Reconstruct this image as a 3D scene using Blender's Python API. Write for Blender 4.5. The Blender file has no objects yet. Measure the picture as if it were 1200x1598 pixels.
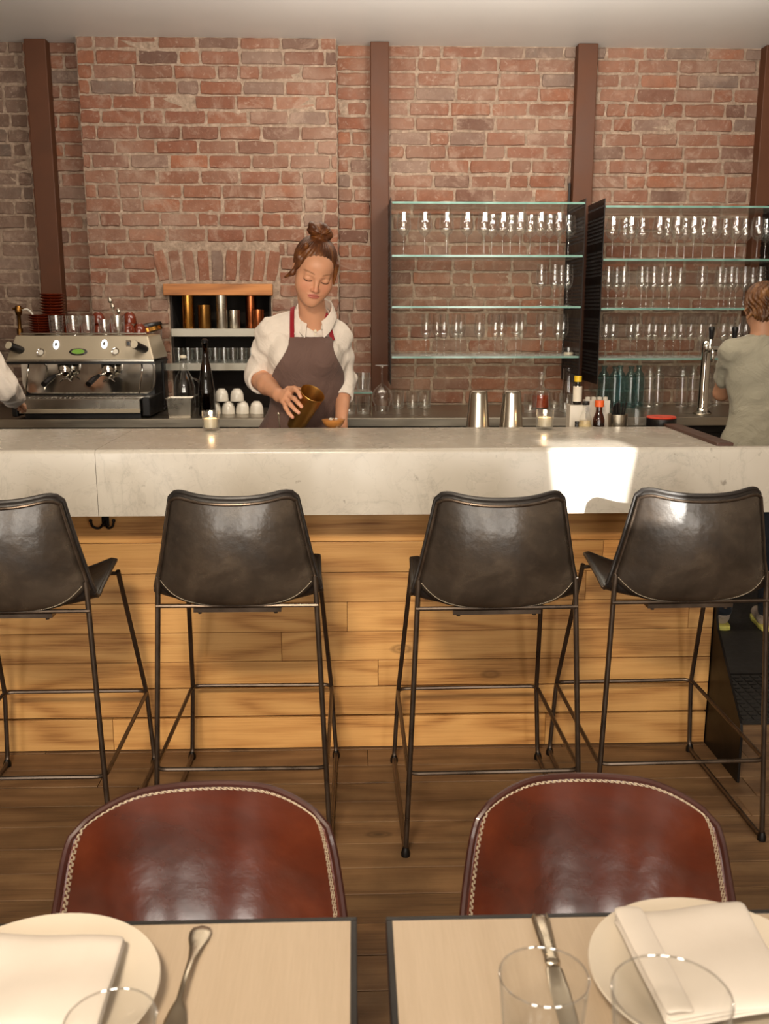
import bpy, bmesh, math, random
import numpy as np
from mathutils import Vector, Matrix, Euler
random.seed(7); rng = np.random.RandomState(11)
SC = bpy.context.scene
COL = SC.collection
PI = math.pi
# ------------------------------------------------------------------ camera
CAM_H = 1.45; PITCH = math.radians(11.8); YAW = math.radians(1.8); FPX = 1500.0
cd = bpy.data.cameras.new('camera'); cam = bpy.data.objects.new('camera', cd); COL.objects.link(cam)
cam.location = (0, 0, CAM_H); cam.rotation_euler = (PI/2 - PITCH, 0, -YAW)
cd.sensor_fit = 'HORIZONTAL'; cd.sensor_width = 24; cd.lens = 30; cd.clip_start = .05
cd.dof.use_dof = True; cd.dof.focus_distance = 2.75; cd.dof.aperture_fstop = 8.0
SC.camera = cam
# ------------------------------------------------------------------ world, lights, exposure
SC.view_settings.view_transform = 'Standard'; SC.view_settings.look = 'None'
SC.view_settings.gamma = 1; SC.view_settings.use_curve_mapping = False
SC.view_settings.exposure = -0.1
SC.cycles.transparent_max_bounces = 40; SC.cycles.max_bounces = 8
SC.cycles.sample_clamp_indirect = 4.0
w = bpy.data.worlds.new('world'); SC.world = w; w.use_nodes = True
w.node_tree.nodes['Background'].inputs[0].default_value = (1, .86, .7, 1)
w.node_tree.nodes['Background'].inputs[1].default_value = .06
def area(name, loc, target, sx, sy, power, col, spread=180):
    d = bpy.data.lights.new(name, 'AREA'); d.shape = 'RECTANGLE'; d.size = sx; d.size_y = sy
    d.energy = power; d.color = col; d.spread = math.radians(spread)
    o = bpy.data.objects.new(name, d); COL.objects.link(o); o.location = loc
    o.rotation_euler = (Vector(target) - Vector(loc)).to_track_quat('-Z', 'Y').to_euler()
    return o
WARM = (1.0, .83, .63); DAY = (1.0, .93, .83)
for i, x in enumerate((-2.1, 0.0, 1.65)):      # daylight through the rear windows
    area('window_light_%d' % (i+1), (x, -2.95, 1.52), (x*.8, 5, 1.85), 0.95, 2.1, 70, DAY)
area('ceiling_lamp_light', (-.5, -.6, 2.82), (-.1, 3.0, .5), .6, .35, 36, WARM, 80)      # lamp over the tables, aimed at the bar front
for i, (x, px_, pw) in enumerate(((-1.15, -.9, 6), (-.1, -.25, 16), (.75, .8, 21), (1.7, 1.7, 14))):      # unseen fill lights added to brighten the brick wall and ceiling
    area('wall_fill_light_%d' % (i+1), (x, 3.9, 2.55), (px_, 5.7, 2.85), .35, .2, pw, (1.0, .93, .83), 170)
area('ceiling_lamp_light_bar', (.2, 4.2, 2.84), (.2, 4.4, 0), 2.8, .12, 16, WARM)
# ------------------------------------------------------------------ projection helpers
_F = Vector((math.sin(YAW)*math.cos(PITCH), math.cos(YAW)*math.cos(PITCH), -math.sin(PITCH)))
_R = Vector((math.cos(YAW), -math.sin(YAW), 0)); _U = _R.cross(_F)
def P(u, v, Y):
    """point of the plane y=Y seen in that direction"""
    d = _F*FPX + _R*(u-600) + _U*(799-v); t = Y/d.y
    return Vector((d.x*t, Y, CAM_H + d.z*t))
def PZ(u, v, Z):
    d = _F*FPX + _R*(u-600) + _U*(799-v); t = (Z-CAM_H)/d.z
    return Vector((d.x*t, d.y*t, Z))
# low sun through the hole of an added mask board, falling on the bar front
SUN_T = P(920, 754, 2.83); SUN_H = Vector((1.06, -3.06, 2.42)); _k = (SUN_H-SUN_T); SUN_S = SUN_T+_k*(8.0/_k.length)
_d = bpy.data.lights.new('sunbeam_light', 'SPOT'); _d.energy = 13500; _d.color = (1, .95, .86); _d.shadow_soft_size = .006; _d.spot_size = math.radians(4); _d.spot_blend = .1
_o = bpy.data.objects.new('sunbeam_light', _d); COL.objects.link(_o); _o.location = SUN_S; _o.rotation_euler = (SUN_T-SUN_S).to_track_quat('-Z', 'Y').to_euler()
def lerp(a, b, t): return a + (b-a)*t
# ------------------------------------------------------------------ objects
def tag(o, label=None, cat=None, group=None, kind=None):
    if label: o['label'] = label
    if cat: o['category'] = cat
    if group: o['group'] = group
    if kind: o['kind'] = kind
    return o
def thing(name, label, cat, loc=(0,0,0), rz=0, group=None):
    o = bpy.data.objects.new(name, None); COL.objects.link(o); o.empty_display_size = .05
    o.location = loc; o.rotation_euler = (0, 0, rz)
    return tag(o, label, cat, group)
def copy_tree(o, parent=None):
    c = o.copy(); COL.objects.link(c); c.parent = parent
    for ch in list(o.children): copy_tree(ch, c)
    return c
class MB:
    def __init__(s): s.v = []; s.f = []
    def add(s, vs, fs):
        b = len(s.v); s.v += [tuple(map(float, p)) for p in vs]; s.f += [tuple(b+i for i in f) for f in fs]; return s
    def box(s, x0, x1, y0, y1, z0, z1, M=None):
        vs = [Vector((x, y, z)) for x in (x0, x1) for y in (y0, y1) for z in (z0, z1)]
        if M is not None: vs = [M @ p for p in vs]
        return s.add(vs, [(0,1,3,2),(4,6,7,5),(0,4,5,1),(2,3,7,6),(0,2,6,4),(1,5,7,3)])
    def grid(s, pts, closed_u=False, closed_v=False):
        pts = np.asarray(pts); m, n = pts.shape[:2]; fs = []
        for i in range(m if closed_u else m-1):
            for j in range(n if closed_v else n-1):
                a = i*n+j; b = i*n+(j+1) % n; c = ((i+1) % m)*n+(j+1) % n; d = ((i+1) % m)*n+j
                fs.append((a, b, c, d))
        return s.add(pts.reshape(-1, 3), fs)
    def lathe(s, prof, n=24, c=(0,0,0), M=None, sx=1, sy=1, cap0=False, cap1=False):
        vs = []; fs = []
        m = len(prof)
        for (r, z) in prof:
            for k in range(n):
                a = 2*PI*k/n; p = Vector((r*math.cos(a)*sx, r*math.sin(a)*sy, z))
                if M is not None: p = M @ p
                vs.append(p + Vector(c))
        for i in range(m-1):
            for k in range(n):
                k2 = (k+1) % n; fs.append((i*n+k, i*n+k2, (i+1)*n+k2, (i+1)*n+k))
        if cap0: fs.append(tuple(range(n))[::-1])
        if cap1: fs.append(tuple((m-1)*n+k for k in range(n)))
        return s.add(vs, fs)
    def tube(s, pts, r, n=8, closed=False, caps=True, rs=None):
        P_ = [Vector(p) for p in pts]; m = len(P_)
        T = []
        for i in range(m):
            a = P_[(i-1) % m] if (closed or i > 0) else P_[i]; b = P_[(i+1) % m] if (closed or i < m-1) else P_[i]
            t = (b-a); T.append(t.normalized() if t.length > 1e-9 else Vector((0,0,1)))
        up = Vector((0,0,1)) if abs(T[0].z) < .9 else Vector((1,0,0))
        N = (up - T[0]*up.dot(T[0])).normalized(); vs = []
        for i in range(m):
            N = (N - T[i]*N.dot(T[i])); N = N.normalized() if N.length > 1e-6 else T[i].orthogonal().normalized()
            B = T[i].cross(N); rr = rs[i] if rs else r
            for k in range(n):
                a = 2*PI*k/n; vs.append(P_[i] + (N*math.cos(a)+B*math.sin(a))*rr)
        fs = []
        for i in range(m if closed else m-1):
            for k in range(n):
                k2 = (k+1) % n; i2 = (i+1) % m; fs.append((i*n+k, i*n+k2, i2*n+k2, i2*n+k))
        if caps and not closed:
            fs.append(tuple(range(n))[::-1]); fs.append(tuple((m-1)*n+k for k in range(n)))
        return s.add(vs, fs)
    def build(s, name, mat, parent=None, smooth=False, bevel=0, solid=0, sub=0, org=None, fix=True, angle=40):
        me = bpy.data.meshes.new(name)
        vs = s.v if org is None else [(x-org[0], y-org[1], z-org[2]) for x, y, z in s.v]
        me.from_pydata(vs, [], s.f); me.update()
        if fix and len(s.f) < 60000:
            bm = bmesh.new(); bm.from_mesh(me); bmesh.ops.recalc_face_normals(bm, faces=bm.faces); bm.to_mesh(me); bm.free()
        o = bpy.data.objects.new(name, me); COL.objects.link(o)
        if mat: me.materials.append(mat)
        if smooth:
            me.shade_smooth()
            if angle: 
                try: me.set_sharp_from_angle(angle=math.radians(angle))
                except Exception: pass
        if solid:
            m = o.modifiers.new('s', 'SOLIDIFY'); m.thickness = solid; m.offset = 0
        if bevel:
            m = o.modifiers.new('b', 'BEVEL'); m.width = bevel; m.segments = 2; m.limit_method = 'ANGLE'
        if sub:
            m = o.modifiers.new('u', 'SUBSURF'); m.levels = sub; m.render_levels = sub
        if parent is not None: o.parent = parent
        return o
def struct(o): o['kind'] = 'structure'; return o
def smooth_path(pts, n=6, closed=False):
    """Catmull-Rom"""
    p = [Vector(q) for q in pts]; m = len(p); out = []
    for i in range(m if closed else m-1):
        a = p[(i-1) % m] if (closed or i > 0) else p[0]*2-p[1]
        b = p[i]; c = p[(i+1) % m]; d = p[(i+2) % m] if (closed or i < m-2) else p[-1]*2-p[-2]
        for k in range(n):
            t = k/n
            out.append(.5*((2*b)+(-a+c)*t+(2*a-5*b+4*c-d)*t*t+(-a+3*b-3*c+d)*t**3))
    if not closed: out.append(p[-1])
    return out
def bend_path(pts, r, n=5):
    """polyline with rounded corners of radius r"""
    p = [Vector(q) for q in pts]; out = [p[0]]
    for i in range(1, len(p)-1):
        a = (p[i-1]-p[i]); b = (p[i+1]-p[i]); ra = min(r, a.length*.45, b.length*.45)
        A = p[i]+a.normalized()*ra; B = p[i]+b.normalized()*ra
        for k in range(n+1):
            t = k/n; out.append((1-t)**2*A+2*t*(1-t)*p[i]+t*t*B)
    out.append(p[-1]); return out
# ------------------------------------------------------------------ materials
class NT:
    def __init__(s, name):
        s.m = bpy.data.materials.new(name); s.m.use_nodes = True; s.t = s.m.node_tree
        s.b = s.t.nodes['Principled BSDF']; s.out = s.t.nodes['Material Output']
    def n(s, t, **kw):
        x = s.t.nodes.new(t)
        for k, v in kw.items():
            if hasattr(x, k): setattr(x, k, v)
            else: x.inputs[k.replace('_', ' ')].default_value = v
        return x
    def l(s, a, b): s.t.links.new(a, b)
    def coord(s, kind='Object', scale=(1,1,1), rot=(0,0,0)):
        tc = s.n('ShaderNodeTexCoord'); mp = s.n('ShaderNodeMapping')
        mp.inputs['Scale'].default_value = scale; mp.inputs['Rotation'].default_value = rot
        s.l(tc.outputs[kind], mp.inputs[0]); return mp.outputs[0]
    def noise(s, vec, scale, detail=4, rough=.55, dist=0):
        x = s.n('ShaderNodeTexNoise'); x.inputs['Scale'].default_value = scale; x.inputs['Detail'].default_value = detail
        x.inputs['Roughness'].default_value = rough; x.inputs['Distortion'].default_value = dist
        if vec is not None: s.l(vec, x.inputs['Vector'])
        return x.outputs['Fac']
    def ramp(s, fac, stops):
        x = s.n('ShaderNodeValToRGB'); e = x.color_ramp.elements
        while len(e) < len(stops): e.new(.5)
        for k, (p, c) in enumerate(stops):
            e[k].position = p; e[k].color = (c if len(c) == 4 else (*c, 1)) if hasattr(c, '__len__') else (c, c, c, 1)
        s.l(fac, x.inputs[0]); return x.outputs[0]
    def mix(s, fac, a, b, mode='MIX'):
        x = s.n('ShaderNodeMix', data_type='RGBA', blend_type=mode)
        for sock, v in ((x.inputs[0], fac), (x.inputs[6], a), (x.inputs[7], b)):
            if hasattr(v, 'is_linked'): s.l(v, sock)
            elif hasattr(v, '__len__'): sock.default_value = (*v, 1) if len(v) == 3 else v
            else: sock.default_value = v
        return x.outputs[2]
    def math(s, op, a, b=0, clamp=False):
        x = s.n('ShaderNodeMath', operation=op, use_clamp=clamp)
        for sock, v in ((x.inputs[0], a), (x.inputs[1], b)):
            if hasattr(v, 'is_linked'): s.l(v, sock)
            else: sock.default_value = v
        return x.outputs[0]
    def bump(s, h, strength=.3, dist=.01, prev=None):
        x = s.n('ShaderNodeBump'); x.inputs['Strength'].default_value = strength; x.inputs['Distance'].default_value = dist
        s.l(h, x.inputs['Height'])
        if prev is not None: s.l(prev, x.inputs['Normal'])
        s.l(x.outputs[0], s.b.inputs['Normal']); return x.outputs[0]
    def base(s, c): 
        if hasattr(c, 'is_linked'): s.l(c, s.b.inputs['Base Color'])
        else: s.b.inputs['Base Color'].default_value = (*c, 1)
    def set(s, **kw):
        for k, v in kw.items(): s.b.inputs[k.replace('_', ' ')].default_value = v
    def rough(s, r):
        if hasattr(r, 'is_linked'): s.l(r, s.b.inputs['Roughness'])
        else: s.b.inputs['Roughness'].default_value = r
def C(h):
    """sRGB hex to linear"""
    h = h.lstrip('#'); o = []
    for i in (0, 2, 4):
        c = int(h[i:i+2], 16)/255; o.append(c/12.92 if c <= .04045 else ((c+.055)/1.055)**2.4)
    return tuple(o)
def sh(c, k): return tuple(min(1, x*k) for x in c)
def plain(name, col, rough=.5, metal=0, var=.12, scale=12, bump=0, coat=0, spec=.5, stretch=(1,1,1), rvar=.08):
    t = NT(name); v = t.coord('Object', stretch); f = t.noise(v, scale, 4)
    t.base(t.ramp(f, [(.3, sh(col, 1-var)), (.7, sh(col, 1+var))]))
    t.rough(t.ramp(f, [(.25, max(0, rough-rvar)), (.75, min(1, rough+rvar))]))
    t.set(Metallic=metal, Specular_IOR_Level=spec, Coat_Weight=coat)
    if bump: t.bump(t.noise(v, scale*3, 3), bump, .005)
    return t.m
def thin_glass(name, tint=(1,1,1), boost=1.0, base=.03, rough=.02, rim=.22, rimcol=(.85, .86, .82)):
    t = NT(name); tr = t.n('ShaderNodeBsdfTransparent'); gl = t.n('ShaderNodeBsdfGlossy'); mx = t.n('ShaderNodeMixShader')
    lw = t.n('ShaderNodeLayerWeight'); lw.inputs['Blend'].default_value = .5
    f = t.math('POWER', lw.outputs['Facing'], 4.0); f = t.math('ADD', t.math('MULTIPLY', f, .45*boost), base, True)
    tc = t.ramp(lw.outputs['Facing'], [(.0, tint), (.7, sh(tint, .95)), (1, sh(tint, .72))])
    t.l(tc, tr.inputs[0]); gl.inputs['Roughness'].default_value = rough; gl.inputs[0].default_value = (1,1,1,1)
    t.l(f, mx.inputs[0]); t.l(tr.outputs[0], mx.inputs[1]); t.l(gl.outputs[0], mx.inputs[2])
    df = t.n('ShaderNodeBsdfDiffuse'); df.inputs[0].default_value = (*rimcol, 1); m2 = t.n('ShaderNodeMixShader')
    t.l(t.math('MULTIPLY', t.math('POWER', lw.outputs['Facing'], 5.0), rim), m2.inputs[0]); t.l(mx.outputs[0], m2.inputs[1]); t.l(df.outputs[0], m2.inputs[2])
    t.l(m2.outputs[0], t.out.inputs[0]); t.t.nodes.remove(t.b)
    return t.m
def emit(name, col, st):
    t = NT(name); t.base((0,0,0)); t.set(Emission_Color=(*col, 1), Emission_Strength=st)
    f = t.noise(t.coord(), 20); t.l(t.ramp(f, [(0, sh(col, .9)), (1, col)]), t.b.inputs['Emission Color']); return t.m
def attr(t, name):
    a = t.n('ShaderNodeAttribute'); a.attribute_name = name; return a
def wood_mat(name, light, mid, dark, rough=.45, axis=0, grain=1.0, stretch=14, dirt=0.0, knots=True):
    """planked wood; attribute 'pid' = random number per plank"""
    t = NT(name); tc = t.n('ShaderNodeTexCoord'); a = attr(t, 'pid')
    off = t.n('ShaderNodeVectorMath', operation='SCALE'); t.l(a.outputs['Vector'], off.inputs[0]); off.inputs['Scale'].default_value = 37.0
    ad = t.n('ShaderNodeVectorMath', operation='ADD'); t.l(tc.outputs['Object'], ad.inputs[0]); t.l(off.outputs[0], ad.inputs[1])
    mp = t.n('ShaderNodeMapping'); sc = [1.0, 1.0, 1.0]
    for k in range(3):
        if k != axis: sc[k] = stretch/2
    mp.inputs['Scale'].default_value = sc; t.l(ad.outputs[0], mp.inputs[0]); v = mp.outputs[0]
    big = t.noise(v, 1.5, 1.2, .4, .25)
    wv = t.n('ShaderNodeMath', operation='MULTIPLY'); t.l(big, wv.inputs[0]); wv.inputs[1].default_value = 26*grain
    fr = t.math('SINE', wv.outputs[0]); rings = t.math('MULTIPLY_ADD', fr, .5); t.t.nodes[-1].inputs[2].default_value = .5
    mp2 = t.n('ShaderNodeMapping'); sc2 = [2.0, 2.0, 2.0]
    for k in range(3):
        if k != axis: sc2[k] = 90.0
    mp2.inputs['Scale'].default_value = sc2; t.l(ad.outputs[0], mp2.inputs[0])
    fine = t.noise(mp2.outputs[0], 2.2, 5, .65)
    g = t.math('ADD', t.math('MULTIPLY', rings, .30), t.math('MULTIPLY', fine, .72), True)
    c = t.ramp(g, [(.22, dark), (.42, mid), (.66, light), (1, sh(light, 1.08))])
    tone = t.ramp(a.outputs['Fac'], [(0, (.72, .70, .68)), (.5, (1, .98, .95)), (1, (1.15, 1.08, 1.0))])
    c = t.mix(1.0, c, tone, 'MULTIPLY')
    if knots:
        vo = t.n('ShaderNodeTexVoronoi'); vo.inputs['Scale'].default_value = 1.9
        mp3 = t.n('ShaderNodeMapping'); s3 = [1.0, 1.0, 1.0]
        for k in range(3):
            if k != axis: s3[k] = 2.2
        mp3.inputs['Scale'].default_value = s3; t.l(ad.outputs[0], mp3.inputs[0]); t.l(mp3.outputs[0], vo.inputs['Vector'])
        kf = t.ramp(vo.outputs['Distance'], [(.0, 1), (.03, .85), (.05, .25), (.065, .5), (.09, 0)])
        c = t.mix(kf, c, sh(dark, .35))
    if dirt:
        d = t.noise(t.coord('Object', (1, 1, 1)), 3.5, 5, .6)
        c = t.mix(t.ramp(d, [(.42, 0), (.75, dirt)]), c, sh(dark, .3))
    t.base(c); t.rough(t.ramp(g, [(0, rough+.12), (1, rough-.05)])); t.set(Specular_IOR_Level=.4)
    t.bump(g, .25, .004)
    return t.m
def set_pid(o, ids):
    """per-face random -> point attribute"""
    me = o.data; at = me.attributes.new('pid', 'FLOAT_COLOR', 'FACE')
    arr = np.zeros((len(me.polygons), 4), dtype=np.float32)
    for i, q in enumerate(ids): arr[i] = (*q, 1)
    at.data.foreach_set('color', arr.ravel())
# ------------------------------------------------------------------ implicit-surface modelling (bodies and cloth)
def sdf_verts(f, lo, hi, h):
    lo = np.array(lo, float); hi = np.array(hi, float); B = 8
    nb = np.ceil((hi-lo)/(h*B)).astype(int)+1; n = nb*B
    ci = np.stack(np.meshgrid(*[np.arange(k) for k in nb], indexing='ij'), -1).reshape(-1, 3)
    cc = lo + (ci*B + B/2-.5)*h
    dc = f(cc); act = np.abs(dc) < h*B*1.25
    V = np.repeat(np.repeat(np.repeat(np.where(dc < 0, -1., 1.).reshape(nb).astype(np.float32), B, 0), B, 1), B, 2)
    loc = np.stack(np.meshgrid(*[np.arange(B)]*3, indexing='ij'), -1).reshape(-1, 3)
    A = ci[act]
    for k in range(0, len(A), 400):
        idx = (A[k:k+400, None, :]*B + loc[None]).reshape(-1, 3)
        V[idx[:, 0], idx[:, 1], idx[:, 2]] = f(lo + idx*h)
    I = V < 0
    S = np.zeros(np.array(I.shape)-1, np.int8)
    offs = [(a, b, c) for a in (0, 1) for b in (0, 1) for c in (0, 1)]
    sh_ = S.shape
    for a, b, c in offs: S += I[a:a+sh_[0], b:b+sh_[1], c:c+sh_[2]]
    cells = np.argwhere((S > 0) & (S < 8))
    vals = np.stack([V[cells[:, 0]+a, cells[:, 1]+b, cells[:, 2]+c] for a, b, c in offs], 1).astype(float)
    O = np.array(offs, float); acc = np.zeros((len(cells), 3)); cnt = np.zeros(len(cells))
    for i in range(8):
        for j in range(i+1, 8):
            if np.abs(O[i]-O[j]).sum() == 1:
                a = vals[:, i]; b = vals[:, j]; x = (a < 0) != (b < 0)
                t = np.where(x, a/np.where(x, a-b, 1), 0)[:, None]
                acc += np.where(x[:, None], O[i]+(O[j]-O[i])*t, 0); cnt += x
    pos = lo + (cells + acc/cnt[:, None])*h
    ID = np.full(sh_, -1, np.int32); ID[cells[:, 0], cells[:, 1], cells[:, 2]] = np.arange(len(cells))
    faces = []
    for ax in range(3):
        o1, o2 = [(1, 2), (2, 0), (0, 1)][ax]
        sl0 = [slice(None)]*3; sl1 = [slice(None)]*3; sl0[ax] = slice(0, -1); sl1[ax] = slice(1, None)
        d = I[tuple(sl0)] != I[tuple(sl1)]
        e = np.argwhere(d); e = e[(e[:, o1] > 0) & (e[:, o2] > 0) & (e[:, o1] < sh_[o1]) & (e[:, o2] < sh_[o2])]
        s0 = I[e[:, 0], e[:, 1], e[:, 2]]
        q = []
        for da, db in ((0, 0), (-1, 0), (-1, -1), (0, -1)):
            c = e.copy(); c[:, o1] += da; c[:, o2] += db; q.append(ID[c[:, 0], c[:, 1], c[:, 2]])
        q = np.stack(q, 1); q[~s0] = q[~s0][:, ::-1]; faces.append(q[(q >= 0).all(1)])
    return pos, np.concatenate(faces)
def sdf_obj(name, f, lo, hi, h, mat, parent=None, org=(0,0,0), relax=0, attrs=None):
    v, q = sdf_verts(f, lo, hi, h)
    for _ in range(relax):
        acc = np.zeros_like(v); cnt = np.zeros(len(v))
        for i in range(4):
            for j in ((i+1) % 4, (i-1) % 4):
                np.add.at(acc, q[:, i], v[q[:, j]]); np.add.at(cnt, q[:, i], 1)
        v = v*.5 + acc/np.maximum(cnt, 1)[:, None]*.5
    me = bpy.data.meshes.new(name)
    me.vertices.add(len(v)); me.vertices.foreach_set('co', (v-np.array(org)).astype(np.float32).ravel())
    me.loops.add(q.size); me.loops.foreach_set('vertex_index', q.astype(np.int32).ravel())
    me.polygons.add(len(q)); me.polygons.foreach_set('loop_start', np.arange(0, q.size, 4, dtype=np.int32))
    me.update(calc_edges=True); me.shade_smooth()
    for an, fn in (attrs or {}).items():
        at = me.attributes.new(an, 'FLOAT', 'POINT'); at.data.foreach_set('value', fn(v).astype(np.float32))
    o = bpy.data.objects.new(name, me); COL.objects.link(o); me.materials.append(mat)
    if parent is not None: o.parent = parent
    return o
def nrm(p): return np.sqrt((p*p).sum(-1))
def cap_(p, a, b, ra, rb=None):
    a = np.array(a, float); b = np.array(b, float); rb = ra if rb is None else rb
    d = b-a; t = np.clip(((p-a)@d)/(d@d), 0, 1); return nrm(p-a-t[:, None]*d) - (ra+(rb-ra)*t)
def ell_(p, c, r, R=None):
    q = p-np.array(c, float)
    if R is not None: q = q@R
    r = np.array(r, float); k0 = nrm(q/r); k1 = nrm(q/(r*r))+1e-9; return k0*(k0-1)/k1
def smin(a, b, k):
    h = np.clip(.5+.5*(b-a)/k, 0, 1); return b+(a-b)*h - k*h*(1-h)
def smax(a, b, k): return -smin(-a, -b, k)
def smooth01(x, a, b):
    t = np.clip((x-a)/(b-a), 0, 1); return t*t*(3-2*t)
# ================================================================== MATERIALS
def brick_material(name, cols, grime=.5):
    t = NT(name); a = attr(t, 'pid'); v = t.coord('Object')
    c = t.ramp(a.outputs['Fac'], cols)
    n1 = t.noise(v, 20, 6, .65); n2 = t.noise(v, 2.4, 5, .65, .6); n3 = t.noise(v, 34, 6, .75, .4); n4 = t.noise(v, 7, 7, .7, 1.0)
    c = t.mix(.22, c, C('#7f6152'))
    c = t.mix(t.ramp(n1, [(.35, 0), (.75, .5)]), c, C('#5b3c2e'))
    c = t.mix(t.ramp(n2, [(.40, 0), (.68, grime)]), c, C('#8b7364'))
    c = t.mix(t.ramp(n4, [(.52, 0), (.66, .55)]), c, C('#967f6f'))
    c = t.mix(t.ramp(n3, [(.57, 0), (.70, .55)]), c, C('#a69282'))
    t.base(c); t.rough(.85); t.set(Specular_IOR_Level=.25)
    b = t.bump(t.noise(v, 40, 6, .7), .9, .006); t.bump(t.noise(v, 9, 3), .5, .01, b)
    return t.m
M = {}
RED = [(0, C('#4d3a32')), (.12, C('#74412c')), (.35, C('#7b4c36')), (.6, C('#6e4a39')), (.8, C('#8a5236')), (.93, C('#7a5f51')), (1, C('#5e5750'))]
GRY = [(0, C('#463a32')), (.4, C('#57473b')), (.8, C('#5f5044')), (1, C('#514a43'))]
M['brick'] = brick_material('red_brick', RED, .55)
M['brick_grey'] = brick_material('grey_brick', GRY, .6)
def mortar():
    t = NT('mortar'); v = t.coord(); n = t.noise(v, 30, 6, .7)
    t.base(t.ramp(n, [(.3, C('#6f5c4d')), (.55, C('#917c6a')), (.75, C('#b09b88'))])); t.rough(.95)
    t.bump(n, .9, .01); return t.m
M['mortar'] = mortar()
def plaster():
    t = NT('ceiling_plaster'); v = t.coord(); n = t.noise(v, 1.3, 3)
    t.base(t.ramp(n, [(.3, C('#dcd9d3')), (.7, C('#e4e1dc'))])); t.rough(.42); t.bump(t.noise(v, 3, 2), .05, .01); return t.m
M['ceiling'] = plaster()
M['wall_paint'] = plain('wall_paint', C('#b7a997'), .7, var=.05, scale=2)
M['post'] = plain('brown_post_paint', C('#4d2c19'), .55, spec=.25, var=.12, scale=5, bump=.08)
def marble():
    t = NT('marble'); v = t.coord('Object', (1, 1, 1), (.4, .3, .7))
    n = t.noise(v, 2.2, 8, .62, 1.2); a = t.math('ABSOLUTE', t.math('SUBTRACT', n, .5))
    n2 = t.noise(v, 5.5, 7, .6, 1.8); a2 = t.math('ABSOLUTE', t.math('SUBTRACT', n2, .5))
    base = t.ramp(t.noise(v, 1.6, 4), [(.3, C('#b3aca0')), (.7, C('#c5bfb4'))])
    c = t.mix(t.ramp(a, [(0, .30), (.008, .10), (.03, 0)]), base, C('#8d8880'))
    c = t.mix(t.ramp(a2, [(0, .22), (.005, .07), (.018, 0)]), c, C('#77716a'))
    sp = t.noise(v, 26, 3, .5); c = t.mix(t.ramp(sp, [(.70, 0), (.76, .6)]), c, C('#6f675d'))
    t.base(c); t.rough(t.ramp(t.noise(v, 8, 3), [(.3, .20), (.7, .32)])); return t.m
M['marble'] = marble()
M['panel_wood'] = wood_mat('oak_panel', C('#d3a466'), C('#c08f54'), C('#8f5f30'), .45, 0, 1.0, 13)
M['floor_wood'] = wood_mat('floor_boards', C('#866a4c'), C('#775b40'), C('#5a4430'), .5, 0, .8, 13, dirt=.55)
M['gap'] = plain('dark_gap', C('#1a120b'), .9)
M['black_steel'] = plain('black_steel', C('#1b1715'), .42, .6, var=.3, scale=8, bump=.05)
M['rubber'] = plain('black_rubber', C('#17130f'), .7, 0, var=.2, scale=30, bump=.2)
M['steel'] = plain('brushed_steel', C('#b9b2a6'), .24, 1, var=.04, scale=5)
M['counter_steel'] = plain('counter_steel', C('#aaa192'), .33, 1, var=.10, scale=3, stretch=(1, 8, 8))
M['chrome'] = plain('chrome', C('#d8d4cc'), .08, 1, var=.03, rvar=.03)
M['shelf_steel'] = plain('shelf_steel', C('#8f8a7e'), .4, .6, var=.05, scale=6)
M['shelf_glass'] = thin_glass('shelf_glass', (.95, .985, .97), .8, .02)
t = NT('shelf_glass_edge'); t.base(t.ramp(t.noise(t.coord(), 9), [(.3, C('#4f7569')), (.7, C('#7c9d92'))])); t.rough(.15); t.set(Specular_IOR_Level=.8); M['shelf_edge'] = t.m
M['lintel'] = wood_mat('lintel_wood', C('#b5763c'), C('#9c6230'), C('#6f421d'), .5, 0, .7, 10, knots=False)
# ================================================================== ROOM
CZ = 2.88; YW = 5.70; YB = 5.57
def slab(name, x0, x1, y0, y1, z0, z1, m):
    return struct(MB().box(x0, x1, y0, y1, z0, z1).build(name, m))
# floor planks, one mesh
def planks(name, mat, x0, x1, a0, a1, width, plane, depth=.012, gap=.0022, lens=(.9, 2.3), seed=1, pos=None, rows=None):
    """boards running along x; plane 'floor' (a=y) or 'panel' (a=z)"""
    r = random.Random(seed); m = MB(); ids = []
    a = a0; k = 0
    rows = rows or []
    while (k < len(rows)) if rows else (a < a1-1e-4):
        if rows: a, b, g = rows[k]
        else: b = min(a+width, a1); g = gap
        x = x0 - r.random()*1.2
        while x < x1:
            L = r.uniform(*lens); xa, xb = max(x, x0), min(x+L, x1)
            if xb-xa > .02:
                c = (r.random(), r.random(), r.random()); dz = r.uniform(-.0008, .0008)
                if plane == 'floor': m.box(xa+.0008, xb-.0008, a+g/2, b-g/2, pos-depth, pos+dz)
                else: m.box(xa+.0006, xb-.0006, pos+dz, pos+depth, a+g/2, b-g/2)
                ids += [c]*6
            x += L
        a = b; k += 1
    o = m.build(name, mat, fix=False, bevel=.0012); set_pid(o, ids); return o
fl = struct(planks('floor', M['floor_wood'], -3.2, 3.2, -3.0, 5.72, .118, 'floor', seed=3, pos=0.0, lens=(.7, 2.0), gap=.0035))
slab('floor_base', -3.3, 3.3, -3.1, 5.9, -.06, -.0125, M['gap'])
slab('ceiling', -3.3, 3.3, -3.1, 5.9, CZ, CZ+.1, M['ceiling'])
slab('wall_left', -3.3, -3.2, -3.1, 5.9, 0, CZ, M['wall_paint'])
slab('wall_right', 3.2, 3.3, -3.1, 5.9, 0, CZ, M['wall_paint'])
rw = MB()
for x0, x1 in ((-3.2, -2.75), (-1.45, -.65), (.65, 1.0), (2.3, 3.2)): rw.box(x0, x1, -3.1, -3.0, 0, CZ)
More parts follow.
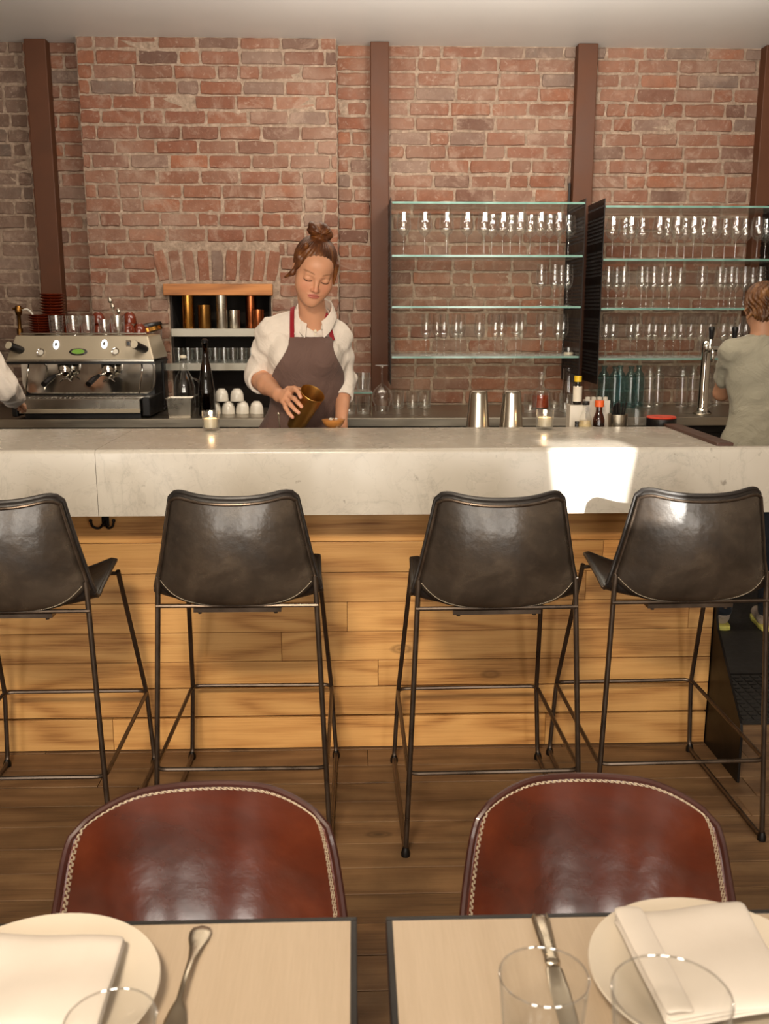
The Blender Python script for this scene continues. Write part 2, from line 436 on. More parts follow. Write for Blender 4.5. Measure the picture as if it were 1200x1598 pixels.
for x0, x1 in ((-2.75, -1.45), (-.65, .65), (1.0, 2.3)):
    rw.box(x0, x1, -3.1, -3.0, 0, .42); rw.box(x0, x1, -3.1, -3.0, 2.65, CZ)
struct(rw.build('wall_rear', M['wall_paint']))
for i, x in enumerate((-2.1, 0, 1.65)):
    fm = MB(); 
    for a, b in ((-.65, -.63), (.63, .65), (-.015, .015)): fm.box(x+a, x+b, -3.07, -3.03, .42, 2.65)
    for a, b in ((.42, .47), (2.62, 2.65), (1.95, 1.98)): fm.box(x-.65, x+.65, -3.07, -3.03, a, b)
    wn = struct(fm.build('window_%d' % (i+1), M['black_steel']))
    if i == 2:                                       # unseen board, added to shape the sunbeam with its hole
        hx, hz = SUN_H.x, SUN_H.z; a0, a1, b0, b1 = hx-.034, hx+.034, hz-.036, hz+.036
        bl_ = MB().box(1.0, a0, -3.064, -3.058, .42, 2.65).box(a1, 2.3, -3.064, -3.058, .42, 2.65).box(a0, a1, -3.064, -3.058, .42, b0).box(a0, a1, -3.064, -3.058, b1, 2.65)
        bl_.add([(a0-.001, -3.061, b1+.002), (a0+.004, -3.061, b1+.002), (a0+.014, -3.061, b0-.002), (a0-.001, -3.061, b0-.002)], [(0, 1, 2, 3)]).add([(a1+.001, -3.061, b1+.002), (a1-.001, -3.061, b1+.002), (a1-.012, -3.061, b0-.002), (a1+.001, -3.061, b0-.002)], [(0, 1, 2, 3)])
        bl_.build('sunbeam_mask', M['wall_paint'], wn)
# brick walls: one mesh each
BL, BH, MJ = .215, .0675, .0088
def bricks(name, x0, x1, z0, z1, y, mat, seed=1, holes=(), parent=None, soldiers=(), back=None):
    r = random.Random(seed); m = MB(); ids = []
    def brick(xa, xb, za, zb, M4=None):
        d = .011+r.uniform(-.004, .004); b = .005; j = lambda s=.0018: r.uniform(-s, s)
        vs = []; n1 = 5; e_ = .006; w_ = xb-xa; out = []
        for k in range(n1): out.append((xa+e_+(w_-2*e_)*k/(n1-1), za, 0, 1))
        out.append((xb, za+(zb-za)*.3, -1, 0)); out.append((xb, za+(zb-za)*.7, -1, 0))
        for k in range(n1): out.append((xb-e_-(w_-2*e_)*k/(n1-1), zb, 0, -1))
        out.append((xa, za+(zb-za)*.7, 1, 0)); out.append((xa, za+(zb-za)*.3, 1, 0))
        N_ = len(out); out = [(x_+j(.0028), z_+j(.0028), sx_, sz_) for x_, z_, sx_, sz_ in out]
        for x_, z_, sx_, sz_ in out: vs.append(Vector((x_, y+.012, z_)))
        for x_, z_, sx_, sz_ in out: vs.append(Vector((x_+sx_*.001, y-d*.5, z_+sz_*.001)))
        tl = j(.002)
        for x_, z_, sx_, sz_ in out: vs.append(Vector((x_+sx_*b*r.uniform(.6, 1.8), y-d+j(.0012)+tl*(x_-xa)/max(w_, .05), z_+sz_*b*r.uniform(.5, 1.6))))
        if M4 is not None: vs = [M4 @ p for p in vs]
        fs = [tuple(range(2*N_, 3*N_))]
        for o0, o1 in ((0, N_), (N_, 2*N_)):
            for k in range(N_): fs.append((o0+k, o0+(k+1) % N_, o1+(k+1) % N_, o1+k))
        m.add(vs, fs); c = r.random(); ids.extend([(c, c, c)]*len(fs))
    row = 0; z = z0
    while z < z1-.01:
        zb = min(z+BH, z1); x = x0 - (BL/2 if row % 2 else 0) - r.uniform(0, .06)
        drift = r.uniform(-.003, .003)
        while x < x1:
            L = BL*(r.uniform(.92, 1.06) if r.random() < .8 else .5)
            xa, xb = max(x, x0), min(x+L, x1)
            segs = [(xa, xb)]
            for (hx0, hx1, hz0, hz1) in holes:
                if zb > hz0+.01 and z < hz1-.01:
                    ns = []
                    for a, b in segs:
                        if b <= hx0 or a >= hx1: ns.append((a, b)); continue
                        if a < hx0: ns.append((a, hx0-.004))
                        if b > hx1: ns.append((hx1+.004, b))
                    segs = ns
            for a, b in segs:
                if b-a > .025: brick(a, b, z+drift, zb+drift)
            x += L+MJ
        z += BH+MJ; row += 1
    for (sx0, sx1, sz0, sz1) in soldiers:
        n = int(round((sx1-sx0)/(.071))); w = (sx1-sx0)/n; cx = (sx0+sx1)/2
        for k in range(n):
            xc = sx0+w*(k+.5); tilt = (xc-cx)/(sx1-sx0)*.40
            Mx = Matrix.Translation((xc, 0, sz0)) @ Matrix.Rotation(tilt, 4, 'Y') @ Matrix.Translation((-xc, 0, -sz0))
            brick(xc-w/2+.004, xc+w/2-.004, sz0+.006, sz1-.006, Mx)
    o = m.build(name, mat, parent, fix=False); set_pid(o, ids)
    return o
def xat(u, Y, v=300): return P(u, v, Y).x
def zat(v, Y, u=600): return P(u, v, Y).z
bx0, bx1 = xat(133, YB), xat(527, YB)                 # chimney breast
ox0, ox1, oz1 = xat(266, YB, 500), xat(424, YB, 500), zat(443, YB, 340)     # opening in it
ax0, ax1, az0, az1 = xat(246, YB, 410), xat(432, YB, 410), zat(440, YB, 340), zat(389, YB, 340)
px = xat(52, YW)
g = struct(bricks('wall_back', -3.2, px, 0, CZ, YW, M['brick_grey'], 4)); 
MB().box(-3.2, px, YW-.006, YW+.1, 0, CZ).build('mortar', M['mortar'], g)
for k, (a, b) in enumerate(((px, bx0), (bx1, 3.2))):
    o = struct(bricks('wall_back_red', a, b, 0, CZ, YW, M['brick'], 7+k)); MB().box(a, b, YW-.006, YW+.1, 0, CZ).build('mortar', M['mortar'], o)
hol = [(ox0, ox1, 0, oz1), (ax0-.01, ax1+.01, az0-.05, az1+.005)]
o = struct(bricks('wall_back_chimney_breast', bx0, bx1, 0, CZ, YB, M['brick'], 21, hol, soldiers=[(ax0, ax1, az0, az1)]))
mm = MB(); f_ = YB-.006
mm.box(bx0, ox0, f_, YB+.1, 0, CZ); mm.box(ox1, bx1, f_, YB+.1, 0, CZ); mm.box(ox0, ox1, f_, YB+.1, oz1, CZ)
mm.box(bx0, ox0, YB+.1, YW+.35, 0, CZ); mm.box(ox1, bx1, YB+.1, YW+.35, 0, CZ); mm.box(ox0, ox1, YB+.1, YW+.35, oz1, CZ)
mm.box(ox0, ox1, YW+.30, YW+.35, 0, oz1); mm.build('mortar', M['mortar'], o)
dk = MB(); dk.box(ox0, ox0+.012, YB+.012, YW+.29, .5, oz1); dk.box(ox1-.012, ox1, YB+.012, YW+.29, .5, oz1); dk.box(ox0, ox1, YW+.27, YW+.29, .5, oz1); dk.box(ox0, ox1, YB+.012, YW+.29, oz1-.01, oz1)
dk.build('dark_lining', plain('dark_lining', C('#2a221c'), .85, bump=.3), o)  # dark sheets over the sides, back and top of the opening
# wooden lintel board
lo = MB().box(xat(257, YB, 450), xat(426, YB, 450), YB-.055, YB+.10, zat(461, YB-.05, 340), zat(443, YB-.05, 340)).build('trim_1', M['lintel'], bevel=.004); struct(lo); set_pid(lo, [(.4, .6, .2)]*6)
# brown posts
for k, (u0, u1) in enumerate(((37, 67), (578, 607), (903, 934), (1197, 1228))):
    y0 = YW-.09; xa, xb = xat(u0, y0, 70), xat(u1, y0, 70)
    if k == 0: xb = xa+.115
    q = struct(MB().box(xa, xb, y0, YW-.001, .0, CZ-.001).build('trim_%d' % (k+2), M['post'], bevel=.004))
# ================================================================== BACK COUNTER
YC = 4.97
xl, xr = -2.35, 2.6
zc = zat(652, YC, 600)
cb = thing('back_counter', 'long stainless steel back counter running along the brick wall', 'counter', (0, 5.3, 0))
og = (0, 5.3, 0)
MB().box(xl, xr, YC, YB-.020, zc-.028, zc).box(xl, xr, YC-.006, YC+.02, zc-.048, zc).build('counter_top', M['counter_steel'], cb, bevel=.004, org=og)
MB().box(xl, xr, YC+.05, YB-.020, .09, zc-.030).build('cabinet_body', M['black_steel'], cb, org=og)
xx = xl+.01
while xx < xr-.3:
    d = MB().box(xx+.004, xx+.606, YC+.03, YC+.0495, .13, zc-.09).build('door', M['black_steel'], cb, bevel=.003, org=og)
    MB().tube([(xx+.1, YC+.012, zc-.13), (xx+.5, YC+.012, zc-.13)], .006).box(xx+.1, xx+.108, YC+.012, YC+.031, zc-.134, zc-.126).box(xx+.49, xx+.498, YC+.012, YC+.031, zc-.134, zc-.126).build('door_handle', M['steel'], d, org=(0,5.3,0))
    xx += .615
struct(MB().box(bx1+.002, xr, YB-.0195, YW-.016, zc-.028, zc-.0005).build('trim_6', M['counter_steel']))  # rear pieces of the steel counter top, either side of the chimney breast
struct(MB().box(xl, bx0-.002, YB-.0195, YW-.016, zc-.028, zc-.0005).build('trim_7', M['counter_steel']))
MB().box(-3.19, xl-.005, 4.9, 5.68, 0, 1.75).build('dark_cabinet', M['black_steel'], bevel=.004)
tag(bpy.data.objects['dark_cabinet'], 'tall black cabinet at the far left end of the back counter', 'cabinet')
# ================================================================== BAR
YF, YBK, YP = 2.83, 3.36, 3.03     # apron face, back edge, wood panel
ZB = 1.05
bar_l = -2.2
seam = P(150, 740, YF).x; xe = 1.10
bar = thing('bar_counter', 'long bar with a thick white marble top above a horizontal oak plank front', 'bar', (0, 3.1, 0)); og = (0, 3.1, 0)
za = zat(803, YF, 600)
def marble_slab(a, b_, top=True):
    R_ = .014; prof = []
    for k in range(7):
        t_ = PI/2*k/6; prof.append((YF+R_-R_*math.sin(t_) if False else YF+R_*(1-math.sin(t_)), ZB-R_+R_*math.cos(t_)))
    prof = prof[::-1]                                   # face -> top
    prof = [(YF+.030, za), (YF, za)]+prof+([(YBK, ZB), (YBK, ZB-.032), (YF+.030, ZB-.032)] if top else [(YF+.030, ZB)])
    n = len(prof); m = MB(); m.add([(a, y, z) for y, z in prof]+[(b_, y, z) for y, z in prof], [tuple(range(n)), tuple(range(2*n-1, n-1, -1))]+[(k, (k+1) % n, n+(k+1) % n, n+k) for k in range(n)])
    return m.build('marble_slab', M['marble'], bar, smooth=True, org=og, angle=50, bevel=0)
marble_slab(bar_l, seam-.0007); marble_slab(seam+.0007, xe); marble_slab(xe+.0002, 2.0, False)
xpe = P(1099, 1150, YP).x
rows = []; z = 0.0; n_ = 8
zs = [0, P(600, 1116, YP).z, P(600, 1070, YP).z, P(600, 1030, YP).z, P(600, 985, YP).z, P(600, 939, YP).z, P(600, 893, YP).z, P(600, 845, YP).z, P(600, 803, YP).z+.06, 1.01]
for k in range(len(zs)-1): rows.append((zs[k], zs[k+1], .002 if k not in (0, 1) else .008))
pn = planks('plank_front', M['panel_wood'], bar_l, xpe, 0, 1, .1, 'panel', depth=.02, seed=12, pos=YP, rows=rows, lens=(1.1, 2.4)); pn.parent = bar; pn.location = (-0, -3.1, 0)
MB().box(bar_l, xpe, YP+.021, YP+.08, 0, 1.015).build('back_board', M['gap'], bar, org=og)
MB().box(bar_l, xpe-.01, YP+.20, YBK-.01, .6, 1.015).build('under_cabinet', M['black_steel'], bar, org=og)
# dark brown edging at the end of the top
e = MB().box(xe-.002, xe+.05, YF+.031, YBK+.01, ZB-.025, ZB+.010).build('edge_board', plain('dark_brown_edge', C('#4a2e22'), .4, var=.1), bar, bevel=.003, org=og)
# steel end plate with slanted rounded top
ep = MB(); ye0, ye1 = YP+.02, P(1143, 1180, 2.7).y
prof = [(YP+.0, .0), (2.80, .0)]
prof = [(3.08, 0), (2.745, 0), (2.745, .12)]
for k in range(6):
    a = PI + (-PI/2)*k/5*.55; prof.append((2.775+.03*math.cos(a), .14+.045*math.sin(a*1.0)+.02*k/5))
prof += [(2.99, .42), (3.01, .46), (3.01, .86), (3.08, .86)]
n = len(prof); vs = [(xpe+.002, y, z) for y, z in prof]+[(xpe+.010, y, z) for y, z in prof]
ep.add(vs, [tuple(range(n)), tuple(range(2*n-1, n-1, -1))]+[(k, (k+1) % n, n+(k+1) % n, n+k) for k in range(n)])
ep.build('end_plate', M['black_steel'], bar, org=og, bevel=.001)
# coat hook under the apron
hk = P(165, 812, YP-.0)
def hook(x, z, label):
    t = thing('coat_hook', label, 'hook', (x, YP, z))
    MB().box(-.012, .012, -.006, -.0005, -.02, .06).build('hook_plate', M['black_steel'], t, bevel=.002)
    for s in (-1, 1):
        pts = [(0, -.01, .0), (s*.012, -.03, -.018), (s*.03, -.04, -.012), (s*.036, -.043, .006)]
        MB().tube(smooth_path(pts), .004).lathe([(0, -.006), (.005, -.004), (.006, 0), (.005, .004), (0, .006)], 10, c=(s*.036, -.043, .008)).build('prong', M['black_steel'], t, smooth=True)
hook(hk.x, hk.z, 'black double coat hook under the marble apron, left of the second stool')
# lower station behind the bar
st = MB().box(-1.6, 1.0, YBK+.005, YBK+.145, .985, 1.0).box(-1.6, 1.0, YBK+.005, YBK+.02, .6, .985).box(-1.6, -1.585, YBK+.005, YBK+.145, .0, .985).box(.985, 1.0, YBK+.005, YBK+.145, 0, .985).build('work_ledge', M['counter_steel'], bevel=.003)
tag(st, 'narrow steel work ledge along the rear edge of the bar', 'ledge')
# floor mats behind the bar
mt = MB().box(.55, 2.9, 3.17, 3.62, .001, .012)
for i in range(60):
    for j in range(12):
        xx, yy = .57+i*.039, 3.185+j*.036
        mt.box(xx, xx+.026, yy, yy+.024, .012, .0165)
tag(mt.build('floor_mat', M['rubber'], fix=False), 'black studded rubber mat in the gap at the right end of the bar', 'mat')
tag(MB().box(-2.2, 3.1, 3.64, 4.95, .0005, .010).build('floor_covering', M['rubber']), 'smooth black rubber floor sheet behind the bar', 'floor covering')
# ================================================================== LEATHER SEATING
def leather(name, dark, mid, light, rough, worn=.5, scale=4.5, coat=.0, fine=.25):
    t = NT(name); v = t.coord('Object'); n1 = t.noise(v, scale, 5, .6, .6); n2 = t.noise(v, scale*7, 5, .7)
    c = t.ramp(n1, [(.28, dark), (.52, mid), (.8, light)])
    c = t.mix(t.ramp(n2, [(.55, 0), (.8, .35*worn)]), c, light)
    t.base(c); t.rough(t.ramp(n1, [(.3, rough+.08), (.7, rough-.07)])); t.set(Coat_Weight=coat, Coat_Roughness=.12, Specular_IOR_Level=.7)
    b = t.bump(t.noise(v, 160, 3), fine, .0012); t.bump(t.noise(v, scale*2.2, 3), .35, .012, b); return t.m
M['leather_black'] = leather('black_leather', C('#191411'), C('#362e27'), C('#5a4f43'), .30, .8)
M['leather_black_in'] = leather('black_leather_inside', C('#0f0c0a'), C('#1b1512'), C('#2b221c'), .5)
M['leather_red'] = leather('red_brown_leather', C('#35140a'), C('#572312'), C('#7a3a20'), .22, .4, 3.0, .5, .15)
M['rod'] = plain('dark_raw_steel_rod', C('#5b4f45'), .32, .85, var=.25, scale=18)
M['thread'] = plain('pale_thread', C('#b5a58d'), .8, var=.1, scale=60)
M['thread_dark'] = plain('stool_thread', C('#b0a48f'), .8, var=.1, scale=60)
def interp_keys(keys, s):
    """smooth interpolation through keys [(s, ...values)]"""
    ks = [k[0] for k in keys]; i = 0
    while i < len(ks)-2 and s > ks[i+1]: i += 1
    a = keys[max(i-1, 0)]; b = keys[i]; c = keys[i+1]; d = keys[min(i+2, len(keys)-1)]
    t = (s-b[0])/(c[0]-b[0]); out = []
    for j in range(1, len(b)):
        m0 = (c[j]-a[j])/(c[0]-a[0]+1e-9)*(c[0]-b[0]); m1 = (d[j]-b[j])/(d[0]-b[0]+1e-9)*(c[0]-b[0])
        out.append((2*t**3-3*t**2+1)*b[j]+(t**3-2*t**2+t)*m0+(-2*t**3+3*t**2)*c[j]+(t**3-t**2)*m1)
    return out
def shell_point(keys, s, t, pw=2.2, off=0.0, corner=(.12, .70), corner2=(.06, .7)):
    a = min(1, max(0, (abs(t)-corner[1])/(1-corner[1]))); ds = corner[0]*(1-math.sqrt(max(0, 1-a*a)))
    a2 = min(1, max(0, (abs(t)-corner2[1])/(1-corner2[1]))); ds2 = corner2[0]*(1-math.sqrt(max(0, 1-a2*a2)))
    s2 = ds + s*(1-ds-ds2)
    cy, cz, ey, ez, hw = interp_keys(keys, s2); q = abs(t)**pw
    return Vector((hw*t, cy+(ey-cy)*q, cz+(ez-cz)*q))
def offset_pt(fn, s, t, d):
    p = fn(s, t); e = .004
    a = fn(min(1, s+e), t)-fn(max(0, s-e), t); b = fn(s, min(1, t+e))-fn(s, max(-1, t-e))
    n = b.cross(a); n = n.normalized() if n.length > 1e-9 else Vector((0, 1, 0))
    return p + n*d
def rim_path(fn, s_end=1.0, n=26, nt=22, s0=0.0, tt=1.0, closed=True):
    pts = [fn(s0+(s_end-s0)*k/n, -tt) for k in range(n, -1, -1)]
    pts += [fn(s0, -tt+2*tt*k/nt) for k in range(1, nt)]
    pts += [fn(s0+(s_end-s0)*k/n, tt) for k in range(n+1)]
    if closed: pts += [fn(s_end, tt-2*tt*k/nt) for k in range(1, nt)]
    return pts
def resample(pts, step):
    P_ = [Vector(p) for p in pts]; out = [P_[0]]; acc = 0
    for a, b in zip(P_, P_[1:]):
        L = (b-a).length
        if L < 1e-9: continue
        d = step-acc
        while d <= L: out.append(a.lerp(b, d/L)); d += step
        acc = (acc+L) % step if True else 0
    return out
STOOL_KEYS = [(0.00, -.318, .985, -.272, 1.006, .158), (.25, -.332, .90, -.262, .915, .176), (.48, -.322, .79, -.243, .80, .200),
              (.62, -.280, .706, -.226, .722, .220), (.74, -.19, .690, -.125, .722, .212), (.88, -.03, .682, .01, .735, .204), (1.0, .10, .694, .135, .745, .197)]
def make_stool():
    t = thing('bar_stool', 'bar stool', 'stool')
    fn = lambda s, u: shell_point(STOOL_KEYS, s, u, 2.4, corner=(.075, .74), corner2=(.06, .7))
    g = [[fn(i/40, -1+2*j/24) for j in range(25)] for i in range(41)]
    sh_ = MB().grid(g).build('seat_shell', M['leather_black_in'], t, smooth=True, solid=.006, angle=0)
    # outer back panel
    fo = lambda s, u: offset_pt(fn, s, u, -.0)+Vector((0, -.009, -.002))
    def bottom(u): return .66-.11*abs(u)**2.4
    g = [[fo(.012+(bottom(-1+2*j/28)-.012)*i/30, (-1+2*j/28)*.975) for j in range(29)] for i in range(31)]
    bp = MB().grid(g).build('backrest', M['leather_black'], t, smooth=True, solid=.005, angle=0)
    # stitched lower seam
    seam_ = [fo(bottom(-1+2*k/40)-.012, (-1+2*k/40)*.95)+Vector((0, -.0045, 0)) for k in range(41)]
    ss = resample(seam_, .006); st = MB()
    for a, b in zip(ss, ss[1:]): st.tube([a.lerp(b, .12), a.lerp(b, .88)], .0008, 5)
    st.build('stitching', M['thread_dark'], bp)
    # rolled leather rim and metal rod
    rim = [fn(s, u) for s, u in [(0, 0)]]
    path = rim_path(fn, .60, 20, 30, closed=False)
    MB().tube([p+Vector((0, .004, .003)) for p in path], .0065, 8).build('rim', M['leather_black_in'], t, smooth=True)
    path2 = rim_path(fn, .57, 18, 30, tt=.985, closed=False)
    MB().tube([p+Vector((0, -.013, -.010 if 18 <= i <= 18+30 else 0)) for i, p in enumerate(path2)], .0042, 8).build('back_frame', M['rod'], t, smooth=True)
    rim2 = rim_path(fn, 1.0, 14, 24, s0=.60, closed=True)
    fr = [fn(.6+.4*k/16, -1) for k in range(17)]+[fn(1, -1+2*k/20) for k in range(1, 20)]+[fn(1-.4*k/16, 1) for k in range(17)]
    MB().tube(fr, .0055, 7).build('rim', M['leather_black_in'], t, smooth=True)
    # side frames: back leg - floor runner - front leg
    for s in (-1, 1):
        MB().tube(bend_path([(s*.205, -.262, .77), (s*.208, -.262, .70), (s*.238, -.295, .008), (s*.238, .27, .008), (s*.225, .262, .25), (s*.197, .10, .70)], .035, 6), .0072, 9).build('leg_frame', M['rod'], t, smooth=True)
    MB().tube([(-.212, -.265, .692), (.212, -.265, .692)], .0058).build('seat_rail', M['rod'], t, smooth=True)
    MB().tube([(-.200, .10, .692), (.200, .10, .692)], .0058).build('seat_rail', M['rod'], t, smooth=True)
    b = MB().box(-.115, .115, -.268, -.235, .675, .686)
    for s in (-1, 1): b.lathe([(0, -.006), (.005, -.006), (.005, 0), (0, 0)], 8, c=(s*.10, -.258, .675))
    b.build('seat_bracket', M['rod'], t)
    MB().tube(bend_path([(0, -.288, .24), (.231, -.288, .24), (.227, .268, .255), (-.227, .268, .255), (-.231, -.288, .24), (0, -.288, .24)], .03, 5), .0062, 8).build('footrest', M['rod'], t, smooth=True)
    for sx in (-1, 1):
        for y in (-.292, .265):
            MB().lathe([(0, .0), (.0125, .001), (.0125, .012), (.009, .022), (.0075, .026)], 12, c=(sx*.238, y, 0)).build('foot', M['black_steel'], t, smooth=True)
    return t
stool = make_stool()
SP = [(P(0, 1205, 2.378).x+.045, 2.665, .0, 'black leather bar stool cut off by the left edge, first from the left'),
      (-.308, 2.70, -.01, 'black leather bar stool in front of the bartender, second from the left'),
      (.365, 2.66, .015, 'black leather bar stool below the steel shakers, third from the left'),
      (.888, 2.70, .02, 'black leather bar stool beside the black steel end plate, rightmost of the four')]
for i, (x, y, a, lab) in enumerate(SP):
    o = stool if i == 0 else copy_tree(stool)
    o.location = (x, y, 0); o.rotation_euler = (0, 0, a); o['label'] = lab; o['group'] = 'bar stools along the bar'
# ---- dining chairs (bucket shells, faced to the camera)
CH_KEYS = [(0.00, .242, .800, .200, .790, .165), (.12, .238, .755, .172, .750, .192), (.30, .225, .66, .14, .665, .208), (.45, .185, .53, .09, .575, .218),
           (.58, .11, .455, .04, .535, .222), (.75, -.02, .44, -.06, .50, .218), (.90, -.15, .448, -.16, .47, .210), (1.0, -.205, .44, -.20, .442, .200)]
def make_chair():
    t = thing('dining_chair', 'chair', 'chair')
    fn = lambda s, u: shell_point(CH_KEYS, s, u, 2.3, corner=(.11, .50), corner2=(.08, .6))
    NS, NTt = 56, 34
    g = [[fn(i/NS, -1+2*j/NTt) for j in range(NTt+1)] for i in range(NS+1)]
    sh_ = MB().grid(g).build('seat_shell', M['leather_red'], t, smooth=True, solid=.011, sub=1, angle=0)
    rp = rim_path(fn, 1.0, 40, 40)
    MB().tube(rp, .0062, 8, closed=True).build('rim', plain('dark_rim_leather', C('#3a1710'), .35, coat=.3), sh_, smooth=True)
    # zigzag stitches just inside the rim
    a_ = rim_path(fn, 1.0, 60, 60, s0=.006, tt=.985, closed=False); b_ = rim_path(fn, 1.0, 60, 60, s0=.018, tt=.955, closed=False)
    # offset to the inner face
    def inner(ps, tt, s0):
        out = []
        n = 60
        for k in range(n, -1, -1): out.append(offset_pt(fn, s0+(1-s0)*k/n, -tt, -.0068))
        for k in range(1, n): out.append(offset_pt(fn, s0, -tt+2*tt*k/n, -.0068))
        for k in range(n+1): out.append(offset_pt(fn, s0+(1-s0)*k/n, tt, -.0068))
        return out
    def uni(ps, n):
        L = [0]
        for a, b in zip(ps, ps[1:]): L.append(L[-1]+(b-a).length)
        out = []; i = 0
        for k in range(n):
            d = L[-1]*k/(n-1)
            while i < len(L)-2 and L[i+1] < d: i += 1
            out.append(ps[i].lerp(ps[i+1], (d-L[i])/(L[i+1]-L[i]+1e-9)))
        return out
    A = uni(inner(a_, .975, .008), 300); B = uni(inner(b_, .952, .017), 300)
    st = MB()
    for k in range(0, 298, 1):
        st.tube([A[k], B[k+1]] if k % 2 else [B[k], A[k+1]], .0009, 4)
        if k % 2 == 0: st.tube([A[k], A[k+1]], .0007, 4); st.tube([B[k], B[k+1]], .0007, 4)
    st.build('stitching', M['thread'], sh_)
    # metal sled legs
    for s in (-1, 1):
        MB().tube(bend_path([(s*.12, .05, .435), (s*.20, .12, .43), (s*.215, .24, .008), (s*.215, -.22, .008), (s*.20, -.12, .42), (s*.12, -.06, .43)], .03, 5), .007, 8).build('leg_frame', M['rod'], t, smooth=True)
    MB().tube([(-.13, .05, .433), (.13, .05, .433)], .006).tube([(-.13, -.06, .43), (.13, -.06, .43)], .006).build('seat_rail', M['rod'], t, smooth=True)
    return t
chair = make_chair()
ch = [(-.222, 1.128, .05, 'red-brown leather dining chair with pale stitched rim behind the left table'), (.345, 1.14, -.08, 'red-brown leather dining chair with pale stitched rim behind the right table')]
for i, (x, y, a, lab) in enumerate(ch):
    o = chair if i == 0 else copy_tree(chair); o.location = (x, y, 0); o.scale = ((.98, .98, .925) if i == 0 else (.93,)*3); o.rotation_euler = (0, 0, a); o['label'] = lab; o['group'] = 'dining chairs'
# ================================================================== TABLES
def laminate():
    t = NT('table_laminate'); v = t.coord('Object', (60, 3, 3)); n = t.noise(v, 6, 5, .6)
    n2 = t.noise(t.coord('Object', (14, 1, 1)), 2, 3)
    t.base(t.mix(.5, t.ramp(n, [(.3, C('#b09c84')), (.7, C('#bfab93'))]), t.ramp(n2, [(.3, C('#b5a28a')), (.7, C('#c3b19a'))]))); t.rough(.42); t.bump(n, .08, .001); return t.m
M['laminate'] = laminate()
M['table_edge'] = plain('black_table_edge', C('#1d1a18'), .4)
TZ = .75
def table(x0, x1, yf, yn, label):
    cx, cy = (x0+x1)/2, (yf+yn)/2
    t = thing('dining_table', label, 'table', (cx, cy, 0), group='dining tables'); og = (cx, cy, 0); e = .0075
    MB().box(x0+e, x1-e, yn+e, yf-e, TZ-.025, TZ).build('tabletop', M['laminate'], t, org=og)
    m = MB(); m.box(x0, x1, yf-e, yf, TZ-.028, TZ+.0008); m.box(x0, x1, yn, yn+e, TZ-.028, TZ+.0008); m.box(x0, x0+e, yn+e, yf-e, TZ-.028, TZ+.0008); m.box(x1-e, x1, yn+e, yf-e, TZ-.028, TZ+.0008)
    m.build('edge_band', M['table_edge'], t, org=og, bevel=.001)
    MB().lathe([(.033, .02), (.033, TZ-.03)], 20).build('pedestal', M['black_steel'], t, smooth=True)
    MB().lathe([(0, .0), (.23, 0), (.23, .008), (.10, .02), (.033, .03)], 32).build('base', M['black_steel'], t, smooth=True)
    return t
tl1 = PZ(557, 1431, TZ); tl2 = PZ(602, 1431, TZ)
table(tl1.x-.70, tl1.x, tl1.y, tl1.y-.70, 'pale laminate dining table with black edge at lower left')
table(tl2.x, tl2.x+.70, tl2.y, tl2.y-.70, 'pale laminate dining table with black edge at lower right')
# ================================================================== BAR WARE
ORD = ['first','second','third','fourth','fifth','sixth','seventh','eighth','ninth','tenth','eleventh','twelfth','thirteenth','fourteenth','fifteenth','sixteenth','seventeenth','eighteenth','nineteenth','twentieth','twenty-first','twenty-second']
M['glass'] = thin_glass('clear_glass', (.97, .975, .965), 1.3, .11, rim=.38)
M['glass_near'] = thin_glass('clear_near_glass', (.985, .985, .98), .8, .02, rim=.15)
M['glass_blue'] = thin_glass('blue_bottle_glass', (.60, .82, .86), 1.2, .06)
M['glass_amber'] = thin_glass('amber_glass', (.35, .13, .03), 1.1, .05)
M['glass_dark'] = thin_glass('dark_bottle_glass', (.22, .11, .04), 1.1, .06)
M['saucer'] = plain('red_brown_glaze', C('#63230f'), .22, var=.1, coat=.5)
M['white'] = plain('white_china', C('#cfc8bb'), .25, var=.03, coat=.3)
M['wax'] = plain('white_wax', C('#cfc3ab'), .5, var=.03)
M['brass'] = plain('brass', C('#b07c3a'), .25, 1, var=.1, scale=8)
M['brass_dark'] = plain('aged_brass', C('#8a6232'), .34, 1, var=.2, scale=12)
M['copper'] = plain('copper', C('#b0643c'), .25, 1, var=.1, scale=8)
M['silver'] = plain('satin_silver', C('#bdb4a4'), .3, 1, var=.06)
M['black_plastic'] = plain('black_plastic', C('#151313'), .35)
M['cream_panel'] = plain('cream_machine_panel', C('#a99c86'), .35, .35, var=.05, scale=3)
def lathe_obj(name, prof, mat, loc, label=None, cat=None, group=None, n=20, parent=None, smooth=True, rz=0, M4=None, angle=50):
    o = MB().lathe(prof, n, M=M4).build(name, mat, parent, smooth=smooth, angle=angle)
    o.location = loc; o.rotation_euler = (0, 0, rz)
    if label: tag(o, label, cat, group)
    return o
def dupo(o, loc, label=None, group=None, rz=0, s=1, parent=None):
    c = o.copy(); COL.objects.link(c); c.location = loc; c.rotation_euler = (0, 0, rz); c.scale = (s, s, s)
    if label: c['label'] = label
    if group: c['group'] = group
    return c
WINE = [(.0, .0), (.033, .0015), (.034, .003), (.012, .0055), (.0035, .012), (.003, .06), (.0035, .095), (.010, .103), (.026, .116), (.0365, .136), (.039, .152), (.036, .180), (.031, .206), (.029, .222)]
FLUTE = [(.0, .0), (.031, .0015), (.031, .003), (.010, .0055), (.003, .014), (.003, .078), (.006, .088), (.018, .102), (.028, .122), (.0295, .145), (.027, .180), (.0235, .222)]
TUMB = [(0, .004), (.030, .003), (.031, .0), (.032, .006), (.0345, .05), (.036, .100), (.0352, .100), (.0335, .05), (.030, .012), (0, .010)]
